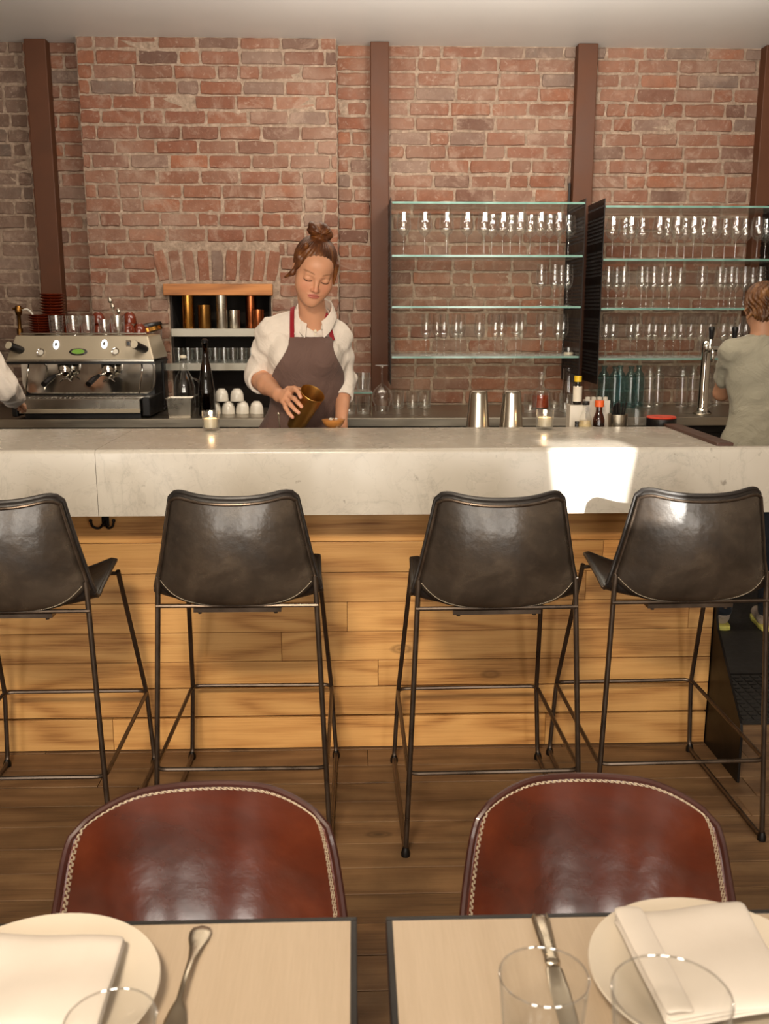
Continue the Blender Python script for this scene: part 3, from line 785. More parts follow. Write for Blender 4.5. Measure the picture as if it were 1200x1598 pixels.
SMALL = [(0, .003), (.026, .0), (.028, .006), (.031, .085), (.0302, .085), (.027, .010), (0, .009)]
# ---- glass shelves and perforated black uprights
YS0, YS1 = 5.25, 5.66
sx = [xat(610, YS0, 400), xat(914, YS0, 313), xat(944, YS0, 313), xat(1236, YS0, 313)]
def shelf_z(v, u=760): return zat(v, YS0, u)
banks = [('left', sx[0]+.006, sx[1]-.003, [shelf_z(v) for v in (315, 398, 478, 556)]),
         ('right', sx[2]+.006, sx[3]-.003, [shelf_z(v, 1060) for v in (321, 404, 481, 559)])]
levels = ['top', 'second', 'third', 'lowest']
for bn, x0, x1, zz in banks:
    for lv, z in zip(levels, zz):
        o = MB().box(x0, x1, YS0+.004, YS1, z-.009, z).build('glass_shelf', M['shelf_glass']); tag(o, '%s clear glass shelf of the %s bank on the brick wall' % (lv, bn), 'shelf', 'glass shelves')
        MB().box(x0, x1, YS0, YS0+.004, z-.010, z+.0005).build('front_edge', M['shelf_edge'], o)
def upright():
    m = MB(); z0, z1 = shelf_z(600), shelf_z(309); H = z1-z0; t_ = .0022
    m.box(-t_, t_, 0, .016, 0, H).box(-t_, t_, .395, .41, 0, H)
    z = 0; k = 0
    while z < H-.02:
        solid = .008 if k % 7 else .045
        m.box(-t_, t_, .016, .395, z, min(H, z+solid)); z += solid
        if z+.012 > H: break
        for j in range(13): m.box(-t_, t_, .016+.0305*j+.018, .016+.0305*(j+1), z, z+.012)
        z += .012; k += 1
    m.box(-t_, t_, .016, .395, H-.02, H)
    return m.build('perforated_panel', M['black_steel'], fix=False), z0
up, uz = upright()
for k, (x, lab) in enumerate(zip(sx, ('at the left end of the left glass shelves', 'at the right end of the left glass shelves', 'at the left end of the right glass shelves', 'at the right end of the right glass shelves'))):
    r = thing('shelf_upright', 'black perforated steel shelf upright ' + lab, 'shelf upright', (x, YS0-.005, uz), group='perforated shelf uprights')
    c = up if k == 0 else up.copy()
    if k: COL.objects.link(c)
    c.parent = r
    e = MB().box(-.005, .005, .41, .43, -.0, 1.1).build('wall_rail', M['black_steel'], r)
# ---- stemware
wine = lathe_obj('wine_glass', WINE, M['glass'], (0, 0, 0), 'wine', 'glass', n=24); used = [False]
flute = lathe_obj('wine_glass', FLUTE, M['glass'], (0, 0, 0), 'wine', 'glass', n=24); usedf = [False]
def row_glasses(us, v, z, bank, level, shelf_word, proto, flag, gap=22.5):
    rowsY = [5.34, 5.445, 5.55]; last = [-1e9]*3; items = []
    for u in sorted(us):
        for k in range(3):
            if u-last[k] >= gap: last[k] = u; items.append((u, k)); break
    for i, (u, k) in enumerate(items):
        Y = rowsY[k]+random.uniform(-.008, .008); x = xat(u, Y, v)
        lab = 'wine glass, %s from left standing on the %s glass shelf, %s bank' % (ORD[i], level, bank)
        if flag[0]: dupo(proto, (x, Y, z), lab, 'wine glasses on the glass shelves')
        else: proto.location = (x, Y, z); proto['label'] = lab; proto['group'] = 'wine glasses on the glass shelves'; flag[0] = True
L, R_ = banks[0][3], banks[1][3]
row_glasses([630, 663, 697, 729, 756, 768, 785, 797, 812, 828, 844, 858, 872, 888], 350, L[1]+.0008, 'left', 'second', '', wine, used)
row_glasses([845, 866, 876, 886], 430, L[2]+.0008, 'left', 'third', '', flute, usedf, 18)
row_glasses([665, 682, 693, 712, 719, 748, 773, 783, 806, 814, 844, 871, 879], 510, L[3]+.0008, 'left', 'lowest', '', flute, usedf, 18)
row_glasses([957, 976, 986, 1003, 1030, 1042, 1058, 1070, 1084, 1098, 1115, 1133, 1150, 1164, 1184, 1197], 350, R_[1]+.0008, 'right', 'second', '', wine, used)
row_glasses([950, 963, 974, 1002, 1010, 1021, 1034, 1046, 1062, 1096, 1124, 1132, 1142, 1150, 1163, 1175, 1187], 430, R_[2]+.0008, 'right', 'third', '', flute, usedf, 18)
row_glasses([946, 957, 985, 995, 1013, 1023, 1038, 1052, 1063, 1078, 1094, 1108, 1129, 1141, 1153, 1164], 510, R_[3]+.0008, 'right', 'lowest', '', flute, usedf, 18)
# small tea light on the lowest left shelf
q = P(893, 545, 5.40); t = thing('tea_light', 'small white tea light in a clear cup on the lowest left glass shelf', 'candle', (q.x-.02, 5.40, L[3]+.0005))
lathe_obj('wax_disc', [(0, 0), (.026, 0), (.028, .012), (.024, .014), (0, .014)], M['wax'], (0, 0, 0), parent=t)
lathe_obj('cup', [(.029, .0), (.031, .04)], M['glass'], (0, 0, .0), parent=t)
# ---- bottles along the counter on the right
def ribbed(h=.235, r=.033):
    pr = [(0, .006), (r*.9, .0), (r, .006)]
    for k in range(18): z = .012+k*.0085; pr += [(r, z), (r-.0018, z+.0035)]
    return pr+[(r, .168), (r*.8, .19), (.014, .205), (.0125, .222), (.0165, .224), (.0165, h)]
bl = lathe_obj('glass_bottle', ribbed(), M['glass_blue'], (0, 0, 0), '', 'bottle', n=20)
bc = lathe_obj('glass_bottle', ribbed(), M['glass'], (0, 0, 0), '', 'bottle', n=20)
zcb = zc+.0006; i = 0; j = 0
for u, Y, kind in ((942, 5.52, 0), (959, 5.44, 0), (967, 5.53, 0), (984, 5.46, 0), (996, 5.54, 0), (1014, 5.46, 1), (1027, 5.54, 1), (1065, 5.46, 1), (1081, 5.54, 1), (1103, 5.46, 1), (1119, 5.54, 1)):
    src = (bl, bc)[kind]; cnt = (i, j)[kind]
    lab = '%s ribbed glass bottle, %s of its colour from the left on the back counter' % (('blue', 'clear')[kind], ORD[cnt])
    loc = (xat(u, Y, 600), Y, zcb)
    if cnt == 0: src.location = loc; src['label'] = lab; src['group'] = ('blue bottles on the back counter', 'clear bottles on the back counter')[kind]
    else: dupo(src, loc, lab, src['group'])
    if kind: j += 1
    else: i += 1
# ---- beer tap
q = P(1096, 636, 5.10)
t = thing('beer_tap', 'chrome beer tap column with two black handles by the person in grey', 'beer tap', (q.x, 5.10, zcb))
col = [(0, 0), (.048, 0), (.05, .006), (.042, .014), (.032, .02), (.026, .035), (.024, .30), (.026, .33), (.026, .37), (.02, .385), (0, .39)]
Mt = Matrix.Shear('XY', 4, (.05, 0)) if False else None
lathe_obj('column', col, M['chrome'], (0, 0, 0), parent=t, n=24)
MB().tube([(-.02, -.02, .345), (.16, -.02, .345)], .016, 14).build('crossbar', M['chrome'], t, smooth=True)
for x in (.006, .13):
    MB().tube(smooth_path([(x, -.03, .345), (x, -.07, .34), (x, -.085, .315), (x, -.085, .28)]), .009, 10).lathe([(0,-.02),(.016,-.018),(.018,0),(.016,.018),(0,.02)], 14, c=(x, -.035, .345)).build('spout', M['chrome'], t, smooth=True)
    MB().tube([(x, -.03, .36), (x+.004, -.033, .40)], .007).build('stem', M['chrome'], t, smooth=True)
    lathe_obj('handle', [(0, 0), (.010, .0), (.012, .01), (.014, .04), (.017, .055), (.015, .064), (0, .068)], M['black_plastic'], (x+.004, -.033, .395), parent=t, n=14)
# ---- right of the bartender: tumblers on the counter
def tumbler_proto(): return lathe_obj('tumbler', TUMB, M['glass'], (0, 0, 0), '', 'glass', n=22)
tb = tumbler_proto(); first = True
for k, (u, Y) in enumerate(((621, 5.46), (644, 5.46), (663, 5.46))):
    loc = (xat(u, Y, 620), Y, zcb); lab = 'clear straight tumbler, %s of the three left of the steel shakers on the back counter' % ORD[k]
    if k == 0: tb.location = loc; tb['label'] = lab; tb['group'] = 'three tumblers on the back counter'
    else: dupo(tb, loc, lab, tb['group'])
bal = [(0, .0), (.034, .0), (.040, .03), (.052, .06), (.055, .085), (.045, .115), (.020, .14), (.005, .152), (.0035, .23), (.012, .245), (.036, .249), (.037, .251), (0, .251)]
q = xat(596, 5.30, 600); lathe_obj('balloon_glass', bal[1:], M['glass'], (q, 5.30, zcb), 'upside-down balloon wine glass beside the brown post on the back counter', 'glass', n=28)
# small glass riser with tumblers
t = thing('glass_riser', 'small glass riser shelf holding tumblers just right of the bartender', 'shelf', (xat(556, 5.16, 611), 5.16, zcb)); zr = zat(611, 5.16, 556)-zcb
MB().box(-.085, .085, -.06, .06, zr-.006, zr).build('pane', M['shelf_glass'], t); MB().box(-.085, .085, -.063, -.06, zr-.0065, zr+.0005).build('front_edge', M['shelf_edge'], t)
lg = MB()
for sx_ in (-.08, .08):
    for sy_ in (-.055, .055): lg.lathe([(.0035, 0), (.0035, zr-.0065)], 8, c=(sx_, sy_, 0))
for a_ in ((-.08, -.055), (.08, -.055), (-.08, .055), (.08, .055)):
    MB().lathe([(0, 0), (.0035, 0), (.0035, zr-.0062), (0, zr-.0062)], 8, c=(a_[0], a_[1], 0)).build('leg', M['steel'], t)
kk = 0
for lev, z in (('on top of', zcb+zr+.0006), ('below', zcb+.0003)):
    for dx, dy in ((-.038, -.015), (.036, -.02)):
        dupo(tb, (t.location.x+dx, 5.16+dy, z), 'upturned clear tumbler %s the small glass riser, %s one' % (lev, 'left' if dx < 0 else 'right'), 'tumblers around the glass riser', s=.98 if z < zcb+.01 else 1.0)
        if z < zcb+.01: pass
# ---- shakers and the cluster along the rear ledge of the bar
YL = 3.435; ZL = 1.0008
TIN = [(0, .172), (.0285, .172), (.031, .170), (.0325, .160), (.0445, .008), (.046, .004), (.046, 0), (.0445, 0), (.043, .008), (.031, .16), (0, .165)]
for k, (u, lab) in enumerate(((746, 'left'), (798, 'right'))):
    lathe_obj('shaker_tin', TIN, M['steel'], (xat(u, YL, 640), YL, ZL), 'upside-down polished steel shaker tin, %s of the pair at the rear of the bar' % lab, 'cocktail shaker', 'steel shaker tins', n=36)
def votive(u, v, Y, lab, lab2):
    x = xat(u, Y, v); t = thing('votive_holder', lab, 'candle holder', (x, Y, ZB+.0006), group='votive holders on the bar')
    lathe_obj('glass_cup', [(0, .004), (.026, .0), (.028, .003), (.030, .066), (.0285, .066), (.0262, .010), (0, .009)], M['glass'], (0, 0, 0), parent=t, n=26)
    c = thing('votive_candle', lab2, 'candle', (x, Y, ZB+.0106), group='votive candles')
    lathe_obj('wax_body', [(0, 0), (.0235, 0), (.0235, .030), (.019, .032), (0, .0305)], M['wax'], (0, 0, 0), parent=c, n=22)
    MB().tube([(0, 0, .030), (.001, 0, .038)], .0009, 5).build('wick', M['black_plastic'], c)
    lathe_obj('flame', [(0, 0), (.0028, .003), (.0036, .007), (.0025, .013), (.0008, .018), (0, .0195)], M.setdefault('flame', emit('candle_flame', (1, .66, .3), 18)), (.001, 0, .036), parent=c, n=12)
    d = bpy.data.lights.new('candle_light', 'POINT'); d.energy = .25; d.color = (1, .6, .28); d.shadow_soft_size = .006
    o = bpy.data.objects.new('candle_light', d); COL.objects.link(o); o.location = (x, Y, ZB+.058)
votive(329, 660, 3.30, 'clear glass votive holder with a lit candle on the left part of the marble bar', 'lit white candle inside the votive glass left of the bartender')
votive(850, 660, 3.30, 'clear glass votive holder with a lit candle on the marble bar beside the white box', 'lit white candle inside the votive glass right of the steel shakers')
# cocktail in a coupe beside the bartender's hand
x = xat(520, YL, 660); t = thing('cocktail_glass', 'stemmed coupe filled with an orange cocktail at the rear of the bar', 'cocktail', (x, YL, ZL))
lathe_obj('coupe', [(0, 0), (.03, .001), (.0305, .003), (.006, .006), (.0035, .012), (.0035, .028), (.015, .036), (.033, .05), (.0415, .066), (.043, .073)], M['glass_near'], (0, 0, 0), parent=t, n=28)
lathe_obj('drink', [(0, .034), (.014, .037), (.032, .051), (.0405, .0655), (.041, .070), (0, .0705)], plain('orange_cocktail', C('#c98745'), .35, var=.1), (0, 0, 0), parent=t, n=28)
MB().lathe([(0, 0), (.009, .001), (.006, .006), (0, .008)], 10, c=(-.008, -.005, .070)).lathe([(0, 0), (.007, .001), (.004, .005), (0, .006)], 10, c=(.010, .004, .070)).build('foam', M['white'], t, smooth=True)
# bar spoon standing behind the bar edge
q = P(435, 655, YL); tag(MB().tube([(q.x+.006, YL, ZL), (q.x, YL, ZL+.085)], .0022).lathe([(0, 0), (.006, .004), (.006, .01), (0, .014)], 8, c=(q.x, YL, ZL+.083)).build('bar_spoon', M['steel'], smooth=True), 'thin steel bar spoon standing in front of the dark apron', 'spoon')
# right cluster
x0, x1 = xat(886, YL, 650), xat(911, YL, 650); zt = zat(631, YL, 898)
tag(MB().box(x0, x1, YL-.03, YL+.03, ZL, zt).build('white_box', M['white'], bevel=.003), 'white rectangular box standing under the yellow-capped bitters bottle', 'box')
def bottle(u, Y, z, h, r, neck, glass, lab, cap=None, capm=None, label=None, liquid=None, shoulder=.55, seal=None):
    t = thing('bottle', lab, 'bottle', (xat(u, Y, 640), Y, z))
    lathe_obj('body', [(0, .003), (r*.9, 0), (r, .004), (r, h*shoulder), (r*.86, h*(shoulder+.07)), (neck*1.1, h*(shoulder+.2)), (neck, h*.9), (neck*1.15, h*.91), (neck*1.15, h)], glass, (0, 0, 0), parent=t, n=22)
    if liquid: lathe_obj('liquid', [(0, .004), (r*.88, .004), (r*.93, .008), (r*.93, h*liquid[0]), (0, h*liquid[0])], liquid[1], (0, 0, 0), parent=t, n=22)
    if cap: lathe_obj('cap', [(neck*1.2, 0), (neck*cap[0], .001), (neck*cap[0], cap[1]), (neck*cap[0]*.9, cap[1]+.001), (0, cap[1]+.001)], capm, (0, 0, h*.9), parent=t, n=18)
    if label: lathe_obj('label', [(r*1.02, h*label[0]), (r*1.02, h*label[1])], label[2], (0, 0, 0), parent=t, n=22)
    return t
yel = plain('yellow_cap', C('#d9b51e'), .4, var=.05); orr = plain('orange_cap', C('#d95a1e'), .4, var=.05); pap = plain('bottle_label_paper', C('#d8cfbf'), .7, var=.06)
cream = plain('cream_label_paper', C('#cdb98a'), .7, var=.1)
bottle(900, YL, zt+.0004, zat(592, YL, 900)-zt, .0155, .0085, M['glass_dark'], 'small dark bitters bottle with yellow cap and white label on the white box', (1.55, .020), yel, (.12, .72, pap))
bottle(914, YL-.045, ZL, zat(624, YL, 914)-ZL, .021, .010, M['glass_near'], 'clear sauce bottle with dark cap left of the orange-capped bottle', (1.3, .012), M['black_plastic'], (.05, .42, cream), (.5, plain('pale_sauce', C('#c9b48a'), .4)))
bottle(901, YL-.055, ZL, zat(655, YL, 901)-ZL, .009, .006, M['black_plastic'], 'tiny black bottle in front of the white box', (1.3, .006), M['black_plastic'])
bottle(935, YL-.03, ZL, zat(628, YL, 935)-ZL, .021, .011, M['glass_amber'], 'brown glass sauce bottle with orange cap behind the bar edge', (1.5, .022), orr, (.05, .36, pap), (.45, plain('brown_sauce', C('#3f1d0d'), .4)))
# white condiment caddy behind them
t = thing('condiment_caddy', 'white square caddy holding little tubs behind the orange-capped bottle', 'caddy', (xat(931, YL+.045, 620), YL+.045, ZL)); hz = zat(624, YL+.045, 931)-ZL
MB().box(-.045, .045, -.020, .022, 0, .005).box(-.045, .045, -.022, -.019, 0, hz).box(-.045, .045, .019, .022, 0, hz).box(-.045, -.042, -.019, .019, 0, hz).box(.042, .045, -.019, .019, 0, hz).build('tray', M['white'], t, bevel=.001)
for k in range(4):
    lathe_obj('tub', [(0, .006), (.008, .006), (.0092, hz+.008), (.0098, hz+.010), (0, hz+.012)], M['white'], (-.032+.0212*k, 0, 0), parent=t, n=14)
# straws in steel cup
t = thing('straw_cup', 'steel cup full of short black straws behind the bar edge', 'cup', (xat(964, YL, 650), YL, ZL)); hc = zat(646, YL, 964)-ZL
lathe_obj('cup', [(0, 0), (.030, 0), (.036, hc), (.0345, hc), (.029, .003), (0, .003)], M['silver'], (0, 0, 0), parent=t)
for k in range(16):
    a = k*2.4; rr = .024*math.sqrt((k+.5)/16); MB().tube([(rr*.5*math.cos(a), rr*.5*math.sin(a), .006), (rr*1.25*math.cos(a), rr*1.25*math.sin(a), hc+.035+.008*math.sin(k*3))], .0031, 7).build('straw', M['black_plastic'], t)
# cut glass
x = xat(994, YL, 655); hc = zat(640, YL, 994)-ZL
lathe_obj('mixing_glass', [(0, .004), (.028, .0), (.031, .01), (.034, hc*.5), (.036, hc), (.0345, hc), (.030, .014), (0, .012)], M['glass_near'], (x, YL, ZL), 'clear cut mixing glass between the straw cup and the black bowl', 'glass', n=10)
# black bowl with red lid
t = thing('salt_rimmer', 'round black tub with a bright red top behind the bar edge', 'tub', (xat(1032, YL+.005, 655), YL+.005, ZL)); hc = zat(653, YL, 1032)-ZL
lathe_obj('tub', [(0, 0), (.050, 0), (.053, .005), (.054, hc), (.050, hc), (0, hc-.001)], M['black_plastic'], (0, 0, 0), parent=t, n=32)
lathe_obj('lid', [(0, .002), (.050, .0), (.053, .003), (.050, .008), (0, .009)], plain('red_lid', C('#c4412c'), .45, var=.15, scale=40), (0, 0, hc), parent=t, n=32)
tag(lathe_obj('orange_slice', [(0, 0), (.020, 0), (.021, .004), (.019, .007), (0, .007)], plain('orange_peel', C('#d9832b'), .5, var=.1), (xat(1068, YL, 662), YL, ZL+.0)), 'slice of orange lying behind the bar near the brown edge board', 'fruit slice'); 
# decanter and glasses further back on the counter
t = thing('decanter', 'round glass decanter of red-amber liquid on the back counter', 'decanter', (xat(844, 5.42, 615), 5.42, zcb))
lathe_obj('body', [(0, .003), (.044, 0), (.05, .008), (.05, .09), (.04, .108), (.015, .118), (.014, .165), (.018, .172)], M['glass'], (0, 0, 0), parent=t, n=26)
lathe_obj('liquid', [(0, .008), (.045, .008), (.0475, .014), (.0475, .078), (0, .078)], plain('amber_liquid', C('#8a3210'), .15, var=.1), (0, 0, 0), parent=t, n=26)
lathe_obj('stopper', [(0, 0), (.012, 0), (.014, .012), (.02, .02), (.02, .035), (0, .04)], M['glass'], (0, 0, .168), parent=t, n=16)
for k, (u, Y, pr, lab) in enumerate(((828, 5.20, 'd', 'clear tumbler on the back counter directly left of the amber decanter'), (866, 5.30, 'd', 'clear tumbler on the back counter directly right of the amber decanter'), (884, 5.22, 'd', 'clear tumbler on the back counter behind the yellow-capped bottle'))):
    dupo(tb, (xat(u, Y, 610), Y, zcb), lab, 'tumblers by the decanter')
lathe_obj('carafe', [(0, .004), (.036, 0), (.04, .01), (.038, .10), (.030, .17), (.032, .225)], M['glass'], (xat(887, 5.44, 600), 5.44, zcb), 'tall clear carafe against the dark post behind the yellow-capped bottle', 'carafe', n=24)
# ================================================================== ALCOVE SHELVES
YA = 5.50
for k, (u0, u1, vt, vb, lab) in enumerate(((266, 424, 513, 525, 'upper steel shelf in the brick alcove carrying metal cups'), (252, 424, 567, 578, 'lower steel shelf in the brick alcove carrying a row of tumblers'))):
    x0, x1 = xat(u0, YA, vt), xat(u1, YA, vt); z1, z0 = zat(vt, YA, 340), zat(vb, YA, 340)
    o = MB().box(max(x0, ox0+.015) if k == 0 else x0, x1-.01, YA, YA+.004, z0, z1).box(max(x0, ox0+.016), ox1-.016, YA+.004, YW+.25, z1-.004, z1).build('alcove_shelf', M['shelf_steel']); tag(o, lab, 'shelf', 'alcove shelves')
z1 = zat(513, YA, 340)+.0006
cups = [(294, 461, .0335, 'brass', 'tall', 'brass_cup', 5.54), (319, 476, .036, 'brass_dark', 'short', 'x', 5.54), (346, 461, .032, 'silver', 'tall', 'x', 5.54), (365, 484, .034, 'silver', 'short', 'x', 5.58), (392, 461, .033, 'copper', 'tall', 'x', 5.64), (403, 483, .034, 'copper', 'short', 'x', 5.55)]
for u, v, r, m_, sz, _, Y in cups:
    h = zat(v, Y, u)-z1; pr = [(0, .0), (r*.96, 0), (r, .004), (r*.98, h), (r*.92, h), (r*.92, .006), (0, .006)]
    lathe_obj('metal_cup', pr, M[m_], (xat(u, Y, 490), Y, z1), '%s %s cylinder cup on the upper alcove shelf' % (sz, {'brass': 'brass', 'brass_dark': 'dull brass', 'silver': 'silver', 'copper': 'copper'}[m_]), 'metal cup', 'metal cups on the alcove shelf', n=28)
z2 = zat(567, YA, 340)+.0006; k = 0
for u in (279, 293, 307, 321, 335, 349, 363, 377, 391, 405):
    lab = 'clear tumbler, %s from the left on the lower alcove shelf' % ORD[k]; dupo(tb, (xat(u, 5.56, 550), 5.56, z2), lab, 'tumblers in the brick alcove', s=.72*1.15); k += 1
# white cups upside down
CUP = [(.022, 0), (.036, .0), (.037, .004), (.034, .035), (.026, .056), (.018, .060), (.018, .066), (0, .064)]
def cup(loc, rz, lab, first=None):
    if first is None:
        t = thing('cup', lab, 'cup', loc, rz, 'white cups beside the dark bottle')
        lathe_obj('bowl', [(.0345, 0), (.036, .0), (.0365, .004), (.034, .035), (.027, .056), (.019, .060), (.018, .066), (.015, .066), (0, .062)], M['white'], (0, 0, 0), parent=t, n=24)
        MB().tube(smooth_path([(.034, 0, .014), (.052, 0, .012), (.056, 0, .030), (.046, 0, .046), (.030, 0, .045)]), .0032, 7).build('handle', M['white'], t, smooth=True); return t
    t = copy_tree(first); t.location = loc; t.rotation_euler = (0, 0, rz); t['label'] = lab; return t
Yc = 5.20; c0 = None
for k, (u, lv, s, rz) in enumerate(((334, 0, 1, 1.5), (356, 0, 1, 1.6), (378, 0, 1, 1.45), (400, 0, 1, 1.6), (346, 1, 1.1, 1.7), (370, 1, .95, 1.4))):
    lab = 'white cup turned upside down, %s of the %s row beside the dark bottle' % (ORD[k if lv == 0 else k-4], ('bottom', 'upper')[lv])
    loc = (xat(u, Yc, 620), Yc, zcb+lv*.0675); c0_ = cup(loc, rz, lab, c0); c0 = c0 or c0_
# swing bottle, pan, brown bottle
t = thing('steel_pan', 'rectangular steel pan on the back counter under the clear jug', 'pan', (xat(282, 5.06, 630), 5.06, zcb)); w_ = .063; hp = zat(620, 5.06, 282)-zcb
pr = [(-w_*.88, -.05*.88, 0), (w_*.88, -.05*.88, 0), (w_*.88, .05*.88, 0), (-w_*.88, .05*.88, 0), (-w_, -.05, hp), (w_, -.05, hp), (w_, .05, hp), (-w_, .05, hp)]
MB().add(pr, [(0, 1, 2, 3), (0, 1, 5, 4), (1, 2, 6, 5), (2, 3, 7, 6), (3, 0, 4, 7)]).build('body', M['silver'], t, solid=.0015, bevel=.008)
MB().box(-w_-.008, w_+.008, -.058, -.05, hp-.003, hp).box(-w_-.008, w_+.008, .05, .058, hp-.003, hp).box(-w_-.008, -w_, -.05, .05, hp-.003, hp).box(w_, w_+.008, -.05, .05, hp-.003, hp).build('rim', M['silver'], t, bevel=.001)
t = thing('glass_jug', 'clear swing-top glass jug with pale stopper behind the steel pan', 'bottle', (xat(287, 5.22, 590), 5.22, zcb)); 
hj = zat(555, 5.22, 287)-zcb
lathe_obj('body', [(0, .004), (.05, 0), (.056, .01), (.057, hj*.45), (.045, hj*.62), (.021, hj*.76), (.017, hj*.93), (.022, hj*.95), (.02, hj*.96)], M['glass'], (0, 0, 0), parent=t, n=28)
lathe_obj('stopper', [(0, 0), (.018, 0), (.02, .006), (.016, .014), (0, .016)], M['wax'], (0, 0, hj*.96), parent=t, n=18)
MB().tube(smooth_path([(.05, 0, hj*.3), (.08, 0, hj*.36), (.078, 0, hj*.55), (.04, 0, hj*.62)]), .005).build('handle', M['glass'], t, smooth=True)
t = thing('wine_bottle', 'tall slender dark brown bottle beside the white cups', 'bottle', (xat(322, 5.10, 600), 5.10, zcb)); hb = zat(531, 5.10, 322)-zcb
lathe_obj('body', [(0, .004), (.042, 0), (.045, .008), (.043, hb*.35), (.028, hb*.62), (.015, hb*.78), (.0135, hb*.92), (.017, hb*.93), (.017, hb*.97)], M['glass_dark'], (0, 0, 0), parent=t, n=26)
lathe_obj('drink', [(0, .006), (.040, .006), (.0425, .012), (.040, hb*.34), (0, hb*.34)], plain('dark_drink', C('#1c0e06'), .3), (0, 0, 0), parent=t, n=26)
lathe_obj('stopper', [(0, 0), (.016, 0), (.018, .012), (.010, .02), (0, .02)], M['black_plastic'], (0, 0, hb*.97), parent=t, n=16)
# ================================================================== ESPRESSO MACHINE
YE = 5.02; xe0, xe1 = xat(12, YE, 545), xat(242, YE, 545); ez = zcb
mx = (xe0+xe1)/2; W = (xe1-xe0)/2
em = thing('espresso_machine', 'wide two-group espresso machine with cream front panel and mirror-polished back', 'espresso machine', (mx, YE, ez))
def zz(v): return zat(v, YE, 130)-ez
def xx_(u, v=545): return xat(u, YE, v)-mx
m = MB(); # upper housing cross-section along x
zt_, zb_ = zz(524), zz(561)
yb = .02
m.add([(-W, yb-.06, zb_), (W, yb-.06, zb_), (W*.90, yb+.0, zt_), (-W*.90, yb+.0, zt_), (-W, yb+.32, zb_), (W, yb+.32, zb_), (W*.90, yb+.32, zt_), (-W*.90, yb+.32, zt_)],
      [(0, 1, 2, 3), (1, 5, 6, 2), (5, 4, 7, 6), (4, 0, 3, 7), (3, 2, 6, 7), (0, 4, 5, 1)])
m.build('front_panel', M['cream_panel'], em, bevel=.006)
MB().box(-W, W, yb-.064, yb-.052, zb_-.008, zb_-.0005).build('trim_strip', M['steel'], em)
MB().box(-W, W, yb-.05, yb+.31, zb_-.022, zb_-.0085).build('underside', M['black_plastic'], em)
# polished back panel with rounded lower corners
z0_, z1_ = zz(617), zb_-.022; w2 = W*.93; n_ = 10; prof = [(-w2, z1_), (-w2, z0_+.07)]
prof += [(-w2+.05*(1-math.cos(PI/2*k/n_)), z0_+.07-.07*math.sin(PI/2*k/n_)) for k in range(1, n_+1)]
prof += [(w2-.05*(1-math.cos(PI/2*k/n_)), z0_+.07-.07*math.sin(PI/2*k/n_)) for k in range(n_, -1, -1)]+[(w2, z1_)]
vs = [(x, .10, z) for x, z in prof]+[(x, .115, z) for x, z in prof]; n = len(prof)
MB().add(vs, [tuple(range(n)), tuple(range(2*n-1, n-1, -1))]+[(k, (k+1) % n, n+(k+1) % n, n+k) for k in range(n)]).build('mirror_panel', M['chrome'], em, bevel=.002)
MB().box(-W*.9, W*.9, .12, .33, .09, zb_-.03).build('boiler_housing', M['black_plastic'], em)
# drip tray
zd = zz(620); MB().box(-W*.84, W*.80, -.07, .30, .035, zd).build('drip_tray', M['steel'], em, bevel=.006)
MB().box(-W*.84, W*.80, -.078, -.0705, .030, .052).build('tray_lip', M['cream_panel'], em, bevel=.002)
for s in (-1, 1): MB().box(s*W*.87-.03 if s < 0 else W*.82, s*W*.87+.0 if s < 0 else W*.93, -.065, .30, .012, zd+.004).build('side_foot', M['black_plastic'], em, bevel=.006)
MB().box(-W*.8, W*.78, -.03, .3, .0, .034).build('base', M['black_plastic'], em)
gr = MB()
for k in range(26): gr.box(-W*.82+k*(W*1.6/26), -W*.82+k*(W*1.6/26)+.012, -.06, .09, zd+.0005, zd+.004)
gr.build('tray_grate', M['steel'], em)
def on_panel(u, v):
    x, z = xx_(u, v), zz(v); f_ = (z-zb_)/(zt_-zb_); return x, yb-.06+.06*f_, z
sl = math.atan2(.06, zt_-zb_)
for u, v in ((66, 550), (182, 549)):
    x, y, z = on_panel(u, v); Mx = Matrix.Translation((x, y, z)) @ Matrix.Rotation(PI/2-sl, 4, 'X')
    g_ = MB().lathe([(0, .004), (.014, .004), (.016, .006), (.020, .008), (.021, 0), (.021, -.002)], 24, M=Mx).build('gauge', M['chrome'], em, smooth=True)
    MB().lathe([(0, .0048), (.0135, .0048)], 24, M=Mx).build('gauge_face', M['white'], g_)
for u, v in ((88, 538), (163, 537)):
    x, y, z = on_panel(u, v); Mx = Matrix.Translation((x, y, z)) @ Matrix.Rotation(PI/2-sl, 4, 'X') @ Matrix.Diagonal((.75, 1.25, 1, 1))
    b_ = MB().lathe([(.009, .004), (.019, .004), (.020, 0)], 24, M=Mx).build('lit_button', M.setdefault('lit_ring', emit('lit_ring', (.85, .92, 1), 3.0)), em, smooth=True)
    MB().lathe([(0, .006), (.008, .006), (.009, .0)], 20, M=Mx).build('button_cap', M['steel'], b_, smooth=True)
x, y, z = on_panel(124, 549); Mx = Matrix.Translation((x, y, z)) @ Matrix.Rotation(PI/2-sl, 4, 'X') @ Matrix.Diagonal((2.3, .95, 1, 1))
e_ = MB().lathe([(0, .004), (.018, .005), (.020, .003), (.020, 0)], 32, M=Mx).build('badge', M['black_plastic'], em, smooth=True)
MB().lathe([(0, .0056), (.0140, .0056)], 32, M=Mx).build('badge_centre', plain('green_badge', C('#6f9a3e'), .3, var=.1), e_)
MB().lathe([(.0142, .0058), (.0160, .0058)], 32, M=Mx).build('badge_ring', M['steel'], e_)
x, y, z = on_panel(201, 536); MB().box(x-.013, x+.013, y-.008, y+.01, z-.016, z+.016).build('rocker_switch', M['chrome'], em, bevel=.002)
